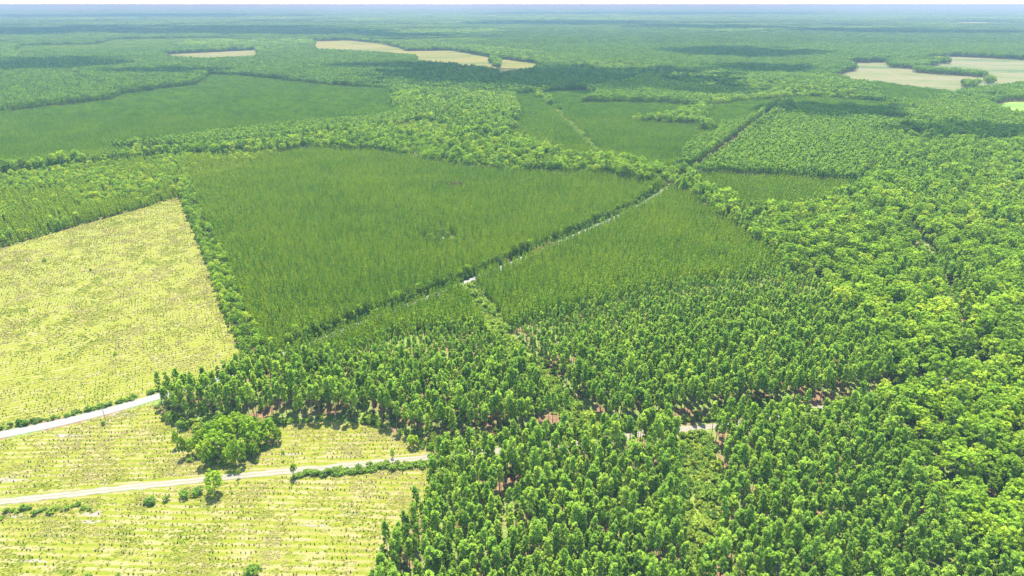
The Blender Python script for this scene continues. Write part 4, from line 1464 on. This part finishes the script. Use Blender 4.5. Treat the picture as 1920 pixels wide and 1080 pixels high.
# ---- clouds high above, outside the frame: their shade lies on the far woods
def cloud(i, u, v, rx, ry):
    """rx, ry: half size of the shade on the land in metres."""
    alt = 1500.0
    x, y = G(u, v)
    x += SUN_DIR[0] / SUN_DIR[2] * alt
    y += SUN_DIR[1] / SUN_DIR[2] * alt
    r = np.random.default_rng(100 + i)
    g = Geo()
    n = 60
    nb, nl = 14, 9
    th = np.linspace(0, 2 * math.pi, nb, endpoint=False)
    ph = np.linspace(0.12, math.pi - 0.12, nl)
    base = np.array([(math.sin(p) * math.cos(t), math.sin(p) * math.sin(t), math.cos(p)) for p in ph for t in th])
    Fq = [(a * nb + b, (a + 1) * nb + b, (a + 1) * nb + (b + 1) % nb, a * nb + (b + 1) % nb) for a in range(nl - 1) for b in range(nb)]
    base = np.vstack([base, [(0, 0, 1)], [(0, 0, -1)]])
    for b in range(nb):
        Fq.append((nb * nl, b, (b + 1) % nb, (b + 1) % nb))
        Fq.append((nb * nl + 1, (nl - 1) * nb + (b + 1) % nb, (nl - 1) * nb + b, (nl - 1) * nb + b))
    for j in range(n):
        a = r.uniform(0, 6.28)
        q = math.sqrt(r.uniform(0, 1))
        s_ = (0.40 - 0.32 * q) * r.uniform(0.6, 1.3)
        rad = np.array([rx * s_, ry * s_, min(rx, ry) * s_ * 0.7])
        c = np.array([math.cos(a) * q * rx, math.sin(a) * q * ry, rad[2] * 0.5])
        k_ = 1 + 0.16 * np.sin(base[:, 0:1] * 5 + j) * np.sin(base[:, 1:2] * 6 + 2 * j) + 0.08 * np.sin(base[:, 2:3] * 11 + j)
        g.add(base * rad * k_ + c, Fq)
    o = bpy.data.objects.new('cloud', g.mesh('cloud', [M_CLOUD], True))
    COL.objects.link(o)
    o.location = (x, y, alt)
    tag(o, f'white cumulus cloud drifting high above the far woods', 'cloud', 'clouds above the far woods', kind='stuff')


k_ = NT('cloud_white')
d1 = k_.n('BsdfDiffuse')
d1.inputs[0].default_value = (0.9, 0.9, 0.9, 1)
d2 = k_.n('BsdfTransparent')
mx = k_.n('MixShader')
mx.inputs[0].default_value = 0.25
k_.l(d1.outputs[0], mx.inputs[1])
k_.l(d2.outputs[0], mx.inputs[2])
k_.l(mx.outputs[0], k_.out.inputs[0])
M_CLOUD = k_.m
for i, q in enumerate([(150, 58, 1900, 1300), (480, 63, 1300, 800), (-150, 66, 900, 700), (250, 30, 4500, 2600), (1250, 26, 5200, 2600), (760, 70, 500, 330), (1060, 45, 1300, 1100), (1330, 53, 1000, 800), (1640, 60, 800, 700), (850, 150, 300, 300), (1080, 152, 520, 420),
                       (1420, 138, 260, 200), (1385, 104, 420, 420), (1340, 178, 170, 120), (1560, 215, 190, 150), (1870, 262, 240, 90), (60, 128, 420, 330), (300, 143, 240, 120), (780, 132, 420, 160), (520, 55, 700, 500), (1760, 64, 900, 500)]):
    cloud(i, *q)

# ---- the hazy air
hz = bpy.data.meshes.new('haze')
x0, x1, y0, y1, z0, z1 = -85000, 85000, -2500, 85000, -1.0, CAM_H + 12
hz.from_pydata([(x0, y0, z0), (x1, y0, z0), (x1, y1, z0), (x0, y1, z0), (x0, y0, z1), (x1, y0, z1), (x1, y1, z1), (x0, y1, z1)], [],
               [(0, 3, 2, 1), (4, 5, 6, 7), (0, 1, 5, 4), (1, 2, 6, 5), (2, 3, 7, 6), (3, 0, 4, 7)])
k_ = NT('hazy_air')
pv = k_.n('VolumePrincipled')
pv.inputs['Color'].default_value = (0.240, 0.405, 0.505, 1)
pv.inputs['Absorption Color'].default_value = (0.26, 0.03, 0.0, 1)
pv.inputs['Density'].default_value = 8.8e-5
pv.inputs['Anisotropy'].default_value = -0.4
k_.l(pv.outputs[0], k_.out.inputs['Volume'])
hz.materials.append(k_.m)
ho = bpy.data.objects.new('haze', hz)
COL.objects.link(ho)
tag(ho, 'thin bluish summer haze thickening towards the horizon', kind='stuff')
print('COUNTS pine', len(P_M), 'hard', len(P_H), 'young', len(P_Y), 'loose', len(P_LY), 'seed', len(SD), 'tuft', len(TU), 'shrub', len(Ps))
